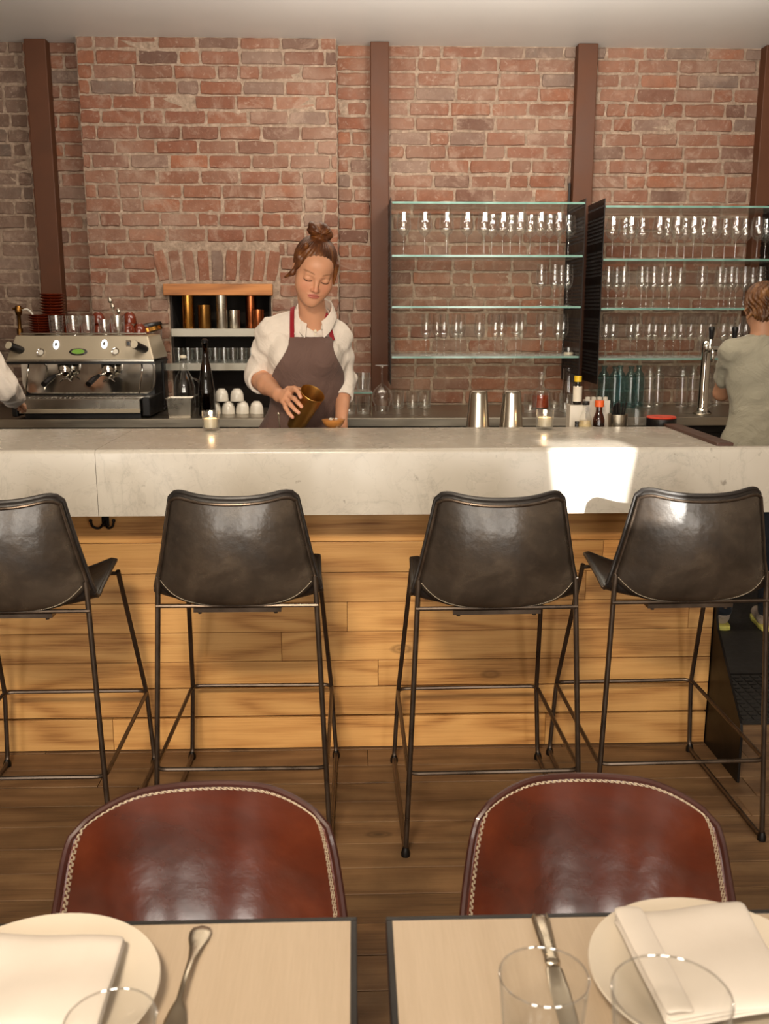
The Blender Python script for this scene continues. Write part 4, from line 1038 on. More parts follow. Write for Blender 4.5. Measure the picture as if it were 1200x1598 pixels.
MB().box(x-.008, x+.008, y-.011, y-.007, z-.010, z+.010).build('rocker', M['black_plastic'], em, bevel=.001)
for u, v in ((22, 538), (215, 537)):
    x, y, z = on_panel(u, v); a_ = Vector((x, y-.075, z)); b_ = Vector((x+.045, y+.01, z-.035))
    kb = MB().tube([b_, a_], .021, 20).build('steam_knob', M['black_plastic'], em, smooth=True)
    d_ = (a_-b_).normalized(); MB().tube([a_, a_+d_*.004], .0195, 20).build('knob_cap', M['wax'], kb, smooth=True)
for u in (99, 167):
    x = xx_(u, 570); zg = zb_-.022
    MB().lathe([(0, 0), (.033, 0), (.036, -.005), (.036, -.03), (.030, -.034), (0, -.034)], 26, c=(x, .025, zg)).build('group_head', M['chrome'], em, smooth=True)
    pf = MB().lathe([(0, -.034), (.033, -.034), (.034, -.05), (.028, -.062), (.01, -.068), (.01, -.08), (0, -.08)], 26, c=(x, .025, zg)).tube([(x-.02, .01, zg-.05), (x-.04, -.05, zg-.06)], .007).build('portafilter', M['chrome'], em, smooth=True)
    MB().tube([(x-.035, -.04, zg-.058), (x-.05, -.08, zg-.072), (x-.066, -.13, zg-.095)], .013, 14, rs=[.009, .014, .015]).build('portafilter_handle', M['black_plastic'], pf, smooth=True)
    MB().tube([(x-.012, .02, zg-.078), (x-.03, .02, zg-.092)], .004).tube([(x+.012, .02, zg-.078), (x+.03, .02, zg-.092)], .004).build('spout', M['chrome'], pf, smooth=True)
for u in (46, 222):
    x = xx_(u, 580); MB().tube(smooth_path([(x, 0, zb_-.02), (x+.01, -.05, zb_-.05), (x, -.06, zb_-.12), (x-.01, -.055, zb_-.17)]), .0045).build('steam_wand', M['chrome'], em, smooth=True)
# top tray rail and things on it
zt2 = ez+zt_+.0006
MB().tube([(-W*.86, yb+.03, zt_+.010), (W*.86, yb+.03, zt_+.010)], .004).build('top_rail', M['steel'], em)
SAU = [(0, 0), (.022, 0), (.034, .004), (.056, .013), (.0575, .0145), (.056, .0155), (.033, .0065), (0, .004)]
sa = lathe_obj('saucer', SAU, M['saucer'], (0, 0, 0), '', 'saucer', n=30); k0 = 0
YT = YE+.30
for (u, n_, sname, sc_, Ys) in ((83, 14, 'tall', 1.18, YE+.25), (61, 8, 'short', 1.0, YE+.11)):
    x = xat(u, Ys, 500)
    for k in range(n_):
        loc = (x+random.uniform(-.0015, .0015), Ys, zt2+k*.0148*sc_/1.18*(1.0 if sc_ > 1.1 else 1.0)+.0001*k)
        lab = 'red-brown saucer, %s from the bottom of the %s stack on the espresso machine' % (ORD[k], sname)
        if k0 == 0: sa.location = loc; sa.scale = (sc_,)*3; sa['label'] = lab; sa['group'] = 'stacked saucers'; k0 = 1
        else: dupo(sa, loc, lab, 'stacked saucers', s=sc_)
for k, u in enumerate((88, 114, 137, 163)):
    dupo(tb, (xat(u, YE+.09, 510), YE+.09, zt2), 'small clear tumbler, %s from the left along the front of the espresso machine top' % ORD[k], 'tumblers on the espresso machine', s=1.0 if k < 3 else .8)
t = thing('spoon_glass', 'clear glass holding teaspoons on top of the espresso machine', 'glass', (xat(184, YE+.09, 510), YE+.09, zt2))
lathe_obj('tumbler_body', TUMB, M['glass'], (0, 0, 0), parent=t)
for k, (dx, dy, hh) in enumerate(((-.03, -.005, .165), (-.022, .012, .135), (.012, .006, .11))):
    q_ = Vector((dx*.9, dy, hh)); s_ = MB().tube([(0, 0, .014), q_], .0022).lathe([(0, 0), (.008, .006), (.0105, .016), (.008, .030), (0, .038)], 12, M=Matrix.Translation(q_-Vector((0, 0, .006))) @ Matrix.Rotation(-.25, 4, 'Y')).build('teaspoon', M['silver'], smooth=True)
    s_.location = t.location; tag(s_, 'silver teaspoon standing in the glass on the espresso machine, %s' % ('tallest', 'middle one', 'shortest')[k], 'teaspoon', 'teaspoons')
# red-brown cups heaped on the right of the top
rc = thing('coffee_cup', 'x', 'cup'); 
lathe_obj('bowl', [(.028, .0), (.0335, .0), (.0345, .004), (.033, .03), (.026, .050), (.018, .054), (.017, .058), (0, .057)], M['saucer'], (0, 0, 0), parent=rc, n=24)
MB().tube(smooth_path([(.032, 0, .012), (.048, 0, .010), (.052, 0, .026), (.042, 0, .04), (.028, 0, .04)]), .003, 7).build('handle', M['saucer'], rc, smooth=True)
k = 0
for (u, dy, lv) in ((110, .20, 0), (132, .20, 0), (154, .20, 0), (176, .20, 0), (200, .14, 0), (217, .19, 0), (154, .2, 1), (203, .17, 1), (200, .26, 0)):
    o = rc if k == 0 else copy_tree(rc); Y = YE+dy; o.location = (xat(u, Y, 510), Y, zt2+lv*.0585); o.rotation_euler = (0, 0, k*1.3)
    where = ['behind the first tumbler', 'behind the second tumbler', 'behind the third tumbler', 'behind the small tumbler', 'right of the spoon glass', 'near the right end', 'in the upper layer behind the third tumbler', 'in the upper layer at the right', 'at the far right corner'][k]
    o['label'] = 'red-brown upturned coffee cup %s on the espresso machine' % where; o['group'] = 'red-brown cups on the espresso machine'; k += 1
# brass valve at the left of the machine
t = thing('water_valve', 'small brass water valve with a pale hose at the far left of the machine', 'valve', (xat(30, YE+.22, 500), YE+.22, zt2))
lathe_obj('valve_body', [(0, 0), (.016, 0), (.016, .03), (.010, .034), (.010, .10), (.016, .105), (.02, .13), (.014, .15), (0, .155)], M['brass_dark'], (0, 0, 0), parent=t, n=16)
MB().tube([(-.03, 0, .135), (.03, 0, .135)], .006).build('lever', M['brass_dark'], t, smooth=True)
MB().tube(smooth_path([(.02, 0, .13), (.05, 0, .13), (.075, 0, .10), (.085, 0, .06)]), .005).build('hose', M['white'], t, smooth=True)
# grinder
t = thing('coffee_grinder', 'black coffee grinder with brass band and tilted clear hopper right of the espresso machine', 'grinder', (xat(247, 5.46, 600), 5.455, zcb))
MB().box(-.07, .05, -.09, .09, 0, .02).box(-.06, .04, -.02, .09, .02, .29).build('body', M['black_plastic'], t, bevel=.008)
Mx = Matrix.Translation((-.005, -.02, .30)) @ Matrix.Rotation(-.25, 4, 'Y')
lathe_obj('hopper', [(.03, 0), (.045, .02), (.075, .12), (.078, .14)], M['glass'], (0, 0, 0), parent=t, M4=Mx, n=28)
lathe_obj('beans', [(0, .002), (.028, .002), (.042, .02), (.06, .075), (0, .08)], plain('coffee_beans', C('#2a160c'), .5, var=.5, scale=120, bump=.8), (0, 0, 0), parent=t, M4=Mx, n=28)
lathe_obj('brass_band', [(.0775, .128), (.083, .13), (.083, .150), (.0785, .152)], M['brass'], (0, 0, 0), parent=t, M4=Mx, n=28)
lathe_obj('hopper_lid', [(.086, .1525), (.088, .156), (.084, .17), (.03, .178), (0, .178)], M['black_plastic'], (0, 0, 0), parent=t, M4=Mx, n=28)
# ================================================================== TABLE SETTINGS
PL = [(0, 0), (.055, 0), (.075, .002), (.085, .008), (.122, .019), (.126, .0205), (.125, .0225), (.121, .0215), (.084, .0115), (.074, .006), (0, .005)]
M['plate'] = plain('off_white_plate', C('#d5cab9'), .2, var=.02, coat=.4)
pls = [((-.330, .872), 'round off-white plate under a napkin on the left table'), ((.370, .880), 'round off-white plate under a napkin on the right table')]
pz = TZ+.0012
for (x, y), lab in pls: lathe_obj('dinner_plate', PL, M['plate'], (x, y, pz), lab, 'plate', 'dinner plates', n=64, angle=60)
def cloth_mat():
    t = NT('napkin_linen'); v = t.coord('Object', (1, 1, 1)); wv = t.n('ShaderNodeTexWave'); wv.inputs['Scale'].default_value = 260; t.l(v, wv.inputs[0])
    t.base(t.ramp(t.noise(v, 8), [(.3, C('#d3c9bd')), (.7, C('#ddd4c9'))])); t.rough(.8); b = t.bump(wv.outputs[1], .08, .001); t.bump(t.noise(v, 14, 3), .25, .004, b); t.set(Sheen_Weight=.2); return t.m
M['linen'] = cloth_mat()
def napkin(quad, lab, layers=3, foldx=None):
    c = sum((Vector(q) for q in quad), Vector())/4; t = thing('napkin', lab, 'napkin', (c.x, c.y, pz+.0262), group='folded napkins')
    for L_ in range(layers):
        z = .0035*L_; ins = .0015*L_; g = []
        for i in range(13):
            row = []
            for j in range(13):
                a, b = i/12, j/12
                p = (Vector(quad[0])*(1-a)*(1-b)+Vector(quad[1])*a*(1-b)+Vector(quad[2])*a*b+Vector(quad[3])*(1-a)*b)-c
                row.append((p.x*(1-ins*4), p.y*(1-ins*2), z+.0016*math.sin(a*7+b*3+L_)+.0012*math.sin(b*9+a*2)+ (-.004*max(0, abs(b-.5)*2-.85)*6)))
            g.append(row)
        MB().grid(g).build('fold', M['linen'], t, smooth=True, solid=.0032, sub=1)
    if foldx:
        g = []
        for i in range(5):
            a = foldx*i/4; g.append([(lambda p: (p.x, p.y, .0035*layers+.001+.002*math.sin(a*20)))((Vector(quad[0])*(1-a)*(1-b)+Vector(quad[1])*a*(1-b)+Vector(quad[2])*a*b+Vector(quad[3])*(1-a)*b)-c) for b in [j/12 for j in range(13)]])
        MB().grid(g).build('fold', M['linen'], t, smooth=True, solid=.003, sub=1)
zn = TZ+.035
napkin([PZ(955, 1422, zn), PZ(1160, 1403, zn), PZ(1245, 1560, zn), PZ(1040, 1590, zn)], 'folded white napkin with a turned-over edge on the right plate', 3, .22)
napkin([PZ(-30, 1450, zn), PZ(198, 1458, zn), PZ(150, 1612, zn), PZ(-110, 1610, zn)], 'folded white napkin lying flat on the left plate', 3)
def frame_on_table(p0, p1): 
    d = Vector((p1.x-p0.x, p1.y-p0.y, 0)); L_ = d.length; a = math.atan2(d.y, d.x); return Matrix.Translation((p0.x, p0.y, TZ)) @ Matrix.Rotation(a, 4, 'Z'), L_
def flat_profile(ws, hs, L_, M4, thick=.003, z0=.001, n=14):
    """cutlery body: stations (s, half width, thickness, lift)"""
    g = []
    for (s, hw, th, lf) in ws:
        row = []
        for k in range(n):
            a = 2*PI*k/n; row.append(M4 @ Vector((s*L_, hw*math.cos(a), z0+lf+th*(.5+.5*math.sin(a)))))
        g.append(row)
    return g
M['cutlery'] = plain('polished_cutlery', C('#c4b9a6'), .24, 1, var=.05)
M4, L_ = frame_on_table(PZ(841, 1432, TZ), PZ(899, 1640, TZ)); L_ = .21
og_ = M4.translation.copy(); M4l = Matrix.Translation(-og_) @ M4
t = thing('table_knife', 'silver table knife on the right table beside the plate', 'knife', og_)
g = flat_profile([(0, .002, .004, 0), (.01, .0085, .006, 0), (.05, .0105, .008, 0), (.2, .0095, .008, 0), (.38, .008, .0075, 0), (.40, .0088, .0078, 0), (.42, .0075, .006, .001), (.43, .002, .004, .001)], 0, L_, M4l)
MB().grid(g, closed_v=True).build('handle', M['cutlery'], t, smooth=True)
g = []
for s in (.05, .12, .2, .3, .37):
    pass
for sgn in (-1, 1): MB().tube([M4l @ Vector((s*L_, sgn*(.0072 if s < .2 else .0055), .0095)) for s in (.03, .1, .2, .3, .375)], .0011, 6).build('handle_ridge', M['cutlery'], t, smooth=True)
g = flat_profile([(.42, .0055, .003, .001), (.45, .009, .002, .001), (.6, .0105, .0018, .001), (.85, .010, .0016, .001), (.97, .006, .0014, .001), (1, .001, .001, .001)], 0, L_, M4l)
MB().grid(g, closed_v=True).build('blade', M['cutlery'], t, smooth=True)
M4, L_ = frame_on_table(PZ(316, 1450, TZ), PZ(262, 1640, TZ)); L_ = .20
og_ = M4.translation.copy(); M4l = Matrix.Translation(-og_) @ M4
t = thing('dinner_fork', 'silver fork lying handle-up on the left table beside the plate', 'fork', og_)
g = flat_profile([(0, .003, .002, .002), (.02, .010, .003, .002), (.06, .0125, .0035, .002), (.12, .0115, .0035, .002), (.2, .0075, .0035, .003), (.32, .0042, .004, .006), (.5, .003, .004, .010), (.65, .0035, .004, .008), (.70, .008, .003, .005), (.76, .0115, .0025, .002), (.80, .0115, .002, .001)], 0, L_, M4l)
MB().grid(g, closed_v=True).build('handle', M['cutlery'], t, smooth=True)
for k in range(4):
    y = -.0090+.006*k; MB().tube([M4l @ Vector((s*L_, y*.98, z)) for s, z in ((.79, .003), (.86, .003), (.94, .006), (1.0, .011))], .0015, 6, rs=[.0018, .0017, .0013, .0006]).build('tine', M['cutlery'], t, smooth=True)
def near_glass(u, v, zr, r, lab, h):
    q = PZ(u, v, TZ+zr); pr = [(0, .006), (r*.70, .0), (r*.78, .003), (r*.88, h*.4), (r, h), (r-.0012, h+.0006), (r*.87, h*.4), (r*.74, .012), (0, .011)]
    g_ = lathe_obj('water_glass', pr, M['glass_near'], (q.x, q.y, TZ+.0008), lab, 'glass', 'water glasses on the tables', n=56)
    MB().tube([((r-.0005)*math.cos(a*PI/32), (r-.0005)*math.sin(a*PI/32), h) for a in range(64)], .0010, 8, closed=True).build('lip', M['glass_lip'], g_, smooth=True)
    MB().lathe([(0, .004), (r*.70, .003), (r*.77, .008), (r*.75, .0125), (0, .0115)], 48).build('glass_base', M['glass_lip'], g_, smooth=True)
M['glass_lip'] = thin_glass('glass_lip', (.95, .95, .94), 1.6, .30, rim=.5)
near_glass(849, 1524, .10, .0415, 'clear tumbler standing over the knife on the right table', .10)
near_glass(1048, 1552, .125, .051, 'wide clear tumbler overlapping the right napkin at the bottom edge', .125)
near_glass(172, 1592, .09, .040, 'clear tumbler in front of the left napkin at the bottom edge', .09)
# ================================================================== PEOPLE
def skin_mat(name, base, lipc):
    t = NT(name); v = t.coord(); n = t.noise(v, 18, 4)
    c = t.ramp(n, [(.3, sh(base, .94)), (.7, sh(base, 1.05))])
    for an, col, k in (('blush', C('#c2705a'), .45), ('lip', lipc, .8), ('brow', C('#7d5133'), .75), ('lash', C('#2f1d14'), .95), ('nail', C('#dba090'), .6)):
        f = t.math('MULTIPLY', attr(t, an).outputs['Fac'], k, True); c = t.mix(f, c, col)
    t.base(c); t.rough(.48); t.set(Subsurface_Weight=.12, Subsurface_Radius=(.012, .005, .003), Subsurface_Scale=.5, Specular_IOR_Level=.4)
    t.bump(t.noise(v, 220, 2), .05, .0006); return t.m
M['skin'] = skin_mat('fair_skin', C('#cb9575'), C('#a4504a'))
M['skin2'] = skin_mat('skin_tone', C('#c08f70'), C('#a05a50'))
def hair_mat(name, d, m_, l, sc):
    t = NT(name); v = t.coord('Object', sc); n = t.noise(v, 30, 5, .6); n2 = t.noise(t.coord(), 9, 3)
    c = t.ramp(n, [(.3, d), (.5, m_), (.72, l)]); c = t.mix(t.ramp(n2, [(.4, 0), (.7, .5)]), c, d)
    t.base(c); t.rough(.42); t.bump(n, .5, .003); return t.m
M['hair'] = hair_mat('auburn_hair', C('#2f170a'), C('#5a3015'), C('#8a5526'), (1, 1, .22))
M['hair2'] = hair_mat('brown_hair', C('#38200f'), C('#6a4220'), C('#94683a'), (1, 1, .22))
def fabric(name, col, rough=.85, scale=5, var=.04, weave=.1, sheen=.1):
    t = NT(name); v = t.coord(); t.base(t.ramp(t.noise(v, scale), [(.3, sh(col, 1-var)), (.7, sh(col, 1+var))])); t.rough(rough)
    b = t.bump(t.noise(v, 300, 2), weave, .001); t.bump(t.noise(v, 9, 4, .6, 1.2), .6, .02, b); t.set(Sheen_Weight=sheen, Specular_IOR_Level=.25); return t.m
M['shirt'] = fabric('white_shirt_cotton', C('#ddd3c8'))
M['apron'] = fabric('taupe_apron_canvas', C('#665049'), var=.05)
M['strap'] = fabric('dark_red_webbing', C('#8a1722'))
M['tee'] = fabric('grey_jersey', C('#a39e8c'), var=.06)
M['denim'] = fabric('dark_trousers', C('#1f232b'))
M['shoe'] = fabric('pale_shoe_mesh', C('#a8988a'))
M['shoe_yellow'] = plain('yellow_shoe_sole', C('#c9c464'), .5)
def rotm(yaw, pitch, roll):
    """columns: face-left-in-image x, forward y, up z. yaw turns towards +x, pitch nods down, roll tips the crown towards +x"""
    f = np.array([math.sin(yaw)*math.cos(pitch), -math.cos(yaw)*math.cos(pitch), -math.sin(pitch)])
    x0 = np.cross(f, [0, 0, 1.]); x0 = -x0/np.linalg.norm(x0); u0 = -np.cross(x0, f)
    u0 = u0/np.linalg.norm(u0)
    if u0[2] < 0: u0 = -u0
    x = x0*math.cos(roll)-u0*math.sin(roll); u = u0*math.cos(roll)+x0*math.sin(roll)
    return np.stack([x, f, u], 1)
def head_sdf(q):
    """q = head-local coordinates: x sideways, y forward, z up, eyes at z=0"""
    a = np.abs(q[:, 0]); s = np.stack([a, q[:, 1], q[:, 2]], 1)
    d = ell_(s, (0, -.014, .030), (.0700, .090, .080))
    d = smin(d, ell_(s, (0, .020, -.026), (.0590, .064, .076)), .03)
    d = smin(d, ell_(s, (0, .034, -.070), (.043, .047, .036)), .03)
    d = smin(d, ell_(s, (0, .066, -.091), (.020, .016, .015)), .024)
    d = smin(d, ell_(s, (.038, .045, -.032), (.023, .026, .026)), .03)
    d = smin(d, ell_(s, (0, .052, .040), (.044, .036, .034)), .03)
    d = smin(d, cap_(s, (.010, .080, .013), (.034, .072, .016), .0085, .007), .014)
    d = smax(d, -ell_(s, (.031, .099, -.002), (.019, .017, .0135)), .014)
    d = smin(d, ell_(s, (.031, .0685, -.001), (.0150, .0145, .0125)), .005)
    d = smin(d, cap_(s, (0, .081, .006), (0, .0965, -.029), .0060, .0078), .011)
    d = smin(d, ell_(s, (0, .0985, -.034), (.0085, .0085, .0070)), .006)
    d = smin(d, ell_(s, (.0105, .0895, -.036), (.0058, .0075, .0058)), .006)
    d = smin(d, ell_(s, (0, .0825, -.0555), (.0215, .0065, .0040)), .005)
    d = smin(d, ell_(s, (0, .0820, -.0635), (.0185, .0068, .0046)), .005)
    d = smax(d, -cap_(s, (0, .0925, -.0595), (.022, .081, -.0600), .0018, .0010), .002)
    e = ell_(s, (.0715, -.006, -.008), (.007, .017, .027)); d = smin(d, e, .006)
    return d
def head_attrs(loc):
    g = lambda x, s: np.exp(-(x/s)**2)
    def lip(v): q = loc(v); a = np.abs(q[:, 0]); return np.clip(1.4*(ell_(q*[1, 1, 1], (0, .083, -.0595), (.0210, .014, .0082)) < .0008)*(q[:, 1] > .07), 0, 1)
    def brow(v):
        q = loc(v); a = np.abs(q[:, 0]); zc_ = .0215+.004*np.sin((a-.014)/.034*2.4)-.10*np.maximum(a-.040, 0)
        return g(q[:, 2]-zc_, .0030)*smooth01(a, .011, .018)*(1-smooth01(a, .046, .054))*(q[:, 1] > .04)
    def lash(v):
        q = loc(v); a = np.abs(q[:, 0])-.031; zc_ = -.0095+.0035*(a/.014)**2
        return np.clip(1.6*g(q[:, 2]-zc_, .0019)*(1-smooth01(np.abs(a), .013, .017)), 0, 1)*(q[:, 1] > .05)
    def blush(v): q = loc(v); s = np.stack([np.abs(q[:, 0]), q[:, 1], q[:, 2]], 1); return np.clip(g(nrm(s-np.array([.034, .068, -.030])), .022)+.8*g(nrm(s-np.array([0, .10, -.033])), .014), 0, 1)
    return dict(lip=lip, brow=brow, lash=lash, blush=blush)
def hair_sdf(q, bun=True, low=-.072):
    phi = np.arctan2(q[:, 0], q[:, 1]+.02); r_ = .0009*np.sin(phi*38+5*np.sin(q[:, 2]*40))+.0005*np.sin(phi*91+q[:, 2]*60)
    d = ell_(q, (0, -.018, .036), (.0775, .096, .086))+r_
    g = .056+(q[:, 1]-.082)*1.08-q[:, 2]-.006*np.cos(q[:, 0]*46+.6)
    d = smax(d, g*.68, .010); d = smax(d, low-q[:, 2], .01)
    if bun:
        c = np.array([-.004, -.030, .138]); w_ = q-c; an = np.arctan2(w_[:, 2], w_[:, 0])
        b = ell_(q, c, (.044, .034, .026))+.0035*np.sin(an*3+w_[:, 1]*60+1.0)+.0012*np.sin(an*17)
        b = np.minimum(b, ell_(q, c+[-.028, .006, .010], (.020, .024, .020))+.002*np.sin(an*9))
        b = smin(b, ell_(q, c+[.026, .004, -.008], (.022, .022, .018)), .006)
        d = smin(d, b, .010)
        for (x, y, z), (x2, y2, z2) in (((-.066, .030, .045), (-.080, .026, -.012)), ((-.080, .026, -.010), (-.100, .016, -.034)), ((.068, .030, .045), (.072, .036, -.02)), ((-.055, .035, .10), (-.078, .025, .05))):
            d = smin(d, cap_(q, (x, y, z), (x2, y2, z2), .010, .004), .012)
    return d
def Wv(u, v, Y): return np.array(P(u, v, Y))
def hand_sdf(p, wrist, mcps, fingers, thumb, rp=.0125):
    d = None
    for m_ in mcps:
        c = cap_(p, wrist, m_, .0165, rp); d = c if d is None else smin(d, c, .012)
    for i in range(len(mcps)-1): d = smin(d, cap_(p, mcps[i], mcps[i+1], rp-.001), .008)
    for f in fingers+[thumb]:
        fd = None; n = len(f)-1
        for k in range(n):
            r0 = .0096-.0009*k; c = cap_(p, f[k], f[k+1], r0, r0-.0009); fd = c if fd is None else smin(fd, c, .003)
        d = smin(d, fd, .0045)
    return d
def folds(p, amp=.003, f=1.0):
    amp = amp*1.0
    return amp*(np.sin(p[:, 0]*38*f+9*np.sin(p[:, 2]*9)+p[:, 1]*21)*np.sin(p[:, 2]*33*f+7*np.sin(p[:, 0]*13+p[:, 1]*9))+.6*np.sin(p[:, 2]*61*f+p[:, 0]*45+4*np.sin(p[:, 1]*30)))
# ------------------------------------------------------------------ the bartender
def bartender():
    bx = P(478, 600, 3.68).x; org = (bx, 3.70, .010)
    T = thing('person', 'person in a white shirt and taupe apron pouring from a brass shaker, looking down', 'person', org)
    Rh = rotm(math.radians(10), math.radians(24), math.radians(10)); eye = Wv(494.5, 436.5, 3.47)
    hc = eye-Rh@np.array([0, .078, 0]); HS = 1.0
    loc = lambda v: ((v-hc)@Rh)/HS
    neckb = Wv(490, 512, 3.655); chest = Wv(478, 560, 3.69); waist = Wv(476, 625, 3.72); hip = Wv(470, 690, 3.73)
    shR = Wv(422, 520, 3.665); shL = Wv(527, 527, 3.70); elR = Wv(403, 588, 3.74); wrR = Wv(436, 617, 3.515)
    elL = Wv(537, 592, 3.75); wrL = Wv(532, 662, 3.60)
    Ry = np.array(Matrix.Rotation(math.radians(4), 3, 'Z'))
    def torso(p):
        d = ell_(p, chest, (.140, .092, .160), Ry)
        d = smin(d, ell_(p, waist, (.112, .085, .130), Ry), .06)
        d = smin(d, ell_(p, hip, (.158, .108, .130), Ry), .06)
        d = smin(d, cap_(p, shR, shL, .040), .05)
        d = smin(d, cap_(p, neckb+[0, .02, .040], shR+[.02, .01, .012], .038, .034), .035); d = smin(d, cap_(p, neckb+[0, .02, .040], shL+[-.02, .01, .012], .038, .034), .035)
        for s in (-1, 1): d = smin(d, ell_(p, chest+np.array([s*.062, -.070, .012]), (.050, .045, .052)), .035)
        return d
    fing = [[Wv(452.5, 611.5, 3.468), Wv(460.5, 607.5, 3.432), Wv(466, 612.5, 3.412), Wv(469, 620, 3.402)],
            [Wv(449.5, 617, 3.462), Wv(459, 622, 3.420), Wv(465.5, 629, 3.403), Wv(470.5, 634.5, 3.397)],
            [Wv(446, 622, 3.465), Wv(453, 631, 3.425), Wv(460, 639, 3.411), Wv(466, 644, 3.405)],
            [Wv(443, 626, 3.470), Wv(446, 636, 3.442), Wv(451, 645, 3.427), Wv(456.5, 651, 3.420)]]
    thumb = [Wv(443, 613, 3.500), Wv(450, 606, 3.520), Wv(459, 605, 3.525), Wv(467, 607, 3.522)]
    def forearmR(p): return smin(cap_(p, elR, elR+(wrR-elR)*.45, .041, .036), cap_(p, elR+(wrR-elR)*.45, wrR, .036, .0225), .02)
    hl = wrL; dn = np.array([0, -.35, -.94]); dn = dn/np.linalg.norm(dn)
    hL = [hl+dn*.075+np.array([dx, 0, dz]) for dx, dz in ((-.027, .0), (-.009, -.005), (.010, -.003), (.027, .006))]
    fL = [[m_, m_+dn*.035+[0, -.006, 0], m_+dn*.055+[0, .004, 0], m_+dn*.070+[0, .016, 0]] for m_ in hL]
    tL = [hl+dn*.03+[-.022, -.004, 0], hl+dn*.055+[-.040, -.012, 0], hl+dn*.08+[-.042, -.010, 0]]
    def skin(p):
        d = HS*head_sdf(loc(p))
        d = smin(d, cap_(p, hc+Rh@np.array([0, -.022, -.062]), neckb+np.array([0, .015, -.01]), .047, .053), .022)
        d = smin(d, torso(p)+.002, .02)
        a = forearmR(p); a = smin(a, hand_sdf(p, wrR, [f[0] for f in fing], fing, thumb), .014); d = smin(d, a, .02)
        d = smin(d, cap_(p, shR, elR, .044, .041), .02)
        l = smin(cap_(p, shL, elL, .042, .036), cap_(p, elL, wrL, .034, .0215), .02)
        l = smin(l, hand_sdf(p, wrL, hL, fL, tL), .014); return smin(d, l, .02)
    lo = np.minimum(Wv(385, 670, 3.36), Wv(385, 670, 3.36)); lo = np.array([lo[0]-.06, 3.36, .93]); hi = np.array([P(560, 600, 3.8).x+.03, 3.90, hc[2]+.14])
    at = head_attrs(loc)
    tips = [f[-1] for f in fing]
    at['nail'] = lambda v: np.clip(sum(np.exp(-(nrm(v-t_)/.009)**2) for t_ in tips), 0, 1)
    body = sdf_obj('body', skin, lo, hi, .0023, M['skin'], T, org, relax=1, attrs=at)
    hs = lambda p: HS*hair_sdf(loc(p))
    sdf_obj('hair', hs, hc-.13, hc+.20, .0022, M['hair'], T, org)
    # shirt
    cuffR = elR+(wrR-elR)*.20; dR = (wrR-elR)/np.linalg.norm(wrR-elR)
    cuffL = elL+(wrL-elL)*.42; dL = (wrL-elL)/np.linalg.norm(wrL-elL)
    def shirt0(p):
        f = folds(p, .0028)
        d = torso(p)-.011
        # waist fullness
        def cuffed(el, cf, d_, r0, r1, rc, ri, w_):
            k = (p-cf)@d_; rad = nrm((p-cf)-k[:, None]*d_)
            a_ = cap_(p, el, cf+d_*.03, r0, r1); b_ = np.maximum(rad-rc, np.abs(k+w_/2)-w_/2)-.003
            a_ = np.maximum(smin(a_, b_, .004), k-.002)
            return smax(a_, -np.maximum(rad-ri, -(k+.03)), .003)
        s = smin(cap_(p, shR, elR+[-.002, 0, .012], .0495, .0500), cuffed(elR, cuffR, dR, .050, .050, .0525, .0435, .036), .018)
        l = smin(cap_(p, shL, elL, .0475, .043), cuffed(elL, cuffL, dL, .043, .036, .0375, .0315, .03), .018)
        nr = smooth01(np.minimum(nrm(p-cuffR), nrm(p-cuffL)), .05, .12); d = smin(d, smin(s, l, .001)+f*1.3*nr, .018)+f*.8*nr
        return d
    nb = neckb
    def cut(p, d):
        # neck opening: round hole and V in front
        hole = cap_(p, nb+np.array([0, .014, .028]), nb+np.array([0, -.02, .12]), .054, .062)
        z = p[:, 2]-nb[2]; vh = np.maximum(np.abs(p[:, 0]-(nb[0]+.006))-(.004+.62*(z+.012)), -(z+.016)); vh = np.maximum(vh, p[:, 1]-(nb[1]-.01))
        d = smax(d, -hole, .004); d = smax(d, -vh, .003)
        return d
    shirt = lambda p: cut(p, shirt0(p))
    sdf_obj('shirt', shirt, np.array([lo[0], 3.5, .93]), np.array([hi[0], 3.9, shL[2]+.13]), .0034, M['shirt'], T, org, relax=1)
    # collar
    rows = []; N = 44
    for k in range(N+1):
        th = math.radians(-158+316*k/N); fr = (1-math.cos(th))/2          # 0 back .. 1 front
        cx, cy = nb[0]+.004, nb[1]+.012
        def ring(rx, ry, z): return (cx+rx*math.sin(th), cy+ry*math.cos(th), nb[2]+z+.082-.088*fr**1.5)
        pt = max(0, (abs(th)-2.0)/.76)
        rows.append([ring(.060, .058, -.010), ring(.061, .058, .028), ring(.0655, .0635, .032), ring(.075+.006*pt, .074+.004*pt, .008-.008*pt), ring(.082+.004*pt, .082+.012*pt, -.012-.028*pt)])
    MB().grid(rows).build('collar', M['shirt'], T, smooth=True, solid=.0025, sub=1, org=org)
    # apron with neck straps
    zt_ = P(490, 526, 3.57).z; xm = P(486, 526, 3.57).x
    def apron(p):
        base = torso(p)-.018+folds(p, .0010, .7)
        d = np.abs(base)-.0026
        z = p[:, 2]; w_ = .082+.055*smooth01(-z, -(zt_-.02), -(zt_-.16))+.06*smooth01(-z, -(zt_-.2), -(zt_-.4))
        xc = xm-.12*np.clip(zt_-z, 0, .6)
        d = np.maximum(d, (z-zt_)); d = np.maximum(d, (np.abs(p[:, 0]-xc)-w_)*.9); d = np.maximum(d, p[:, 1]-(chest[1]+.02)); return d
    sdf_obj('apron', apron, np.array([lo[0], 3.5, .72]), np.array([hi[0], 3.85, zt_+.02]), .0032, M['apron'], T, org, relax=1)
    sL0 = P(455, 530, 3.56); sL1 = P(455, 470, 3.62); sR0 = P(519, 532, 3.57); sR1 = P(508, 488, 3.62)
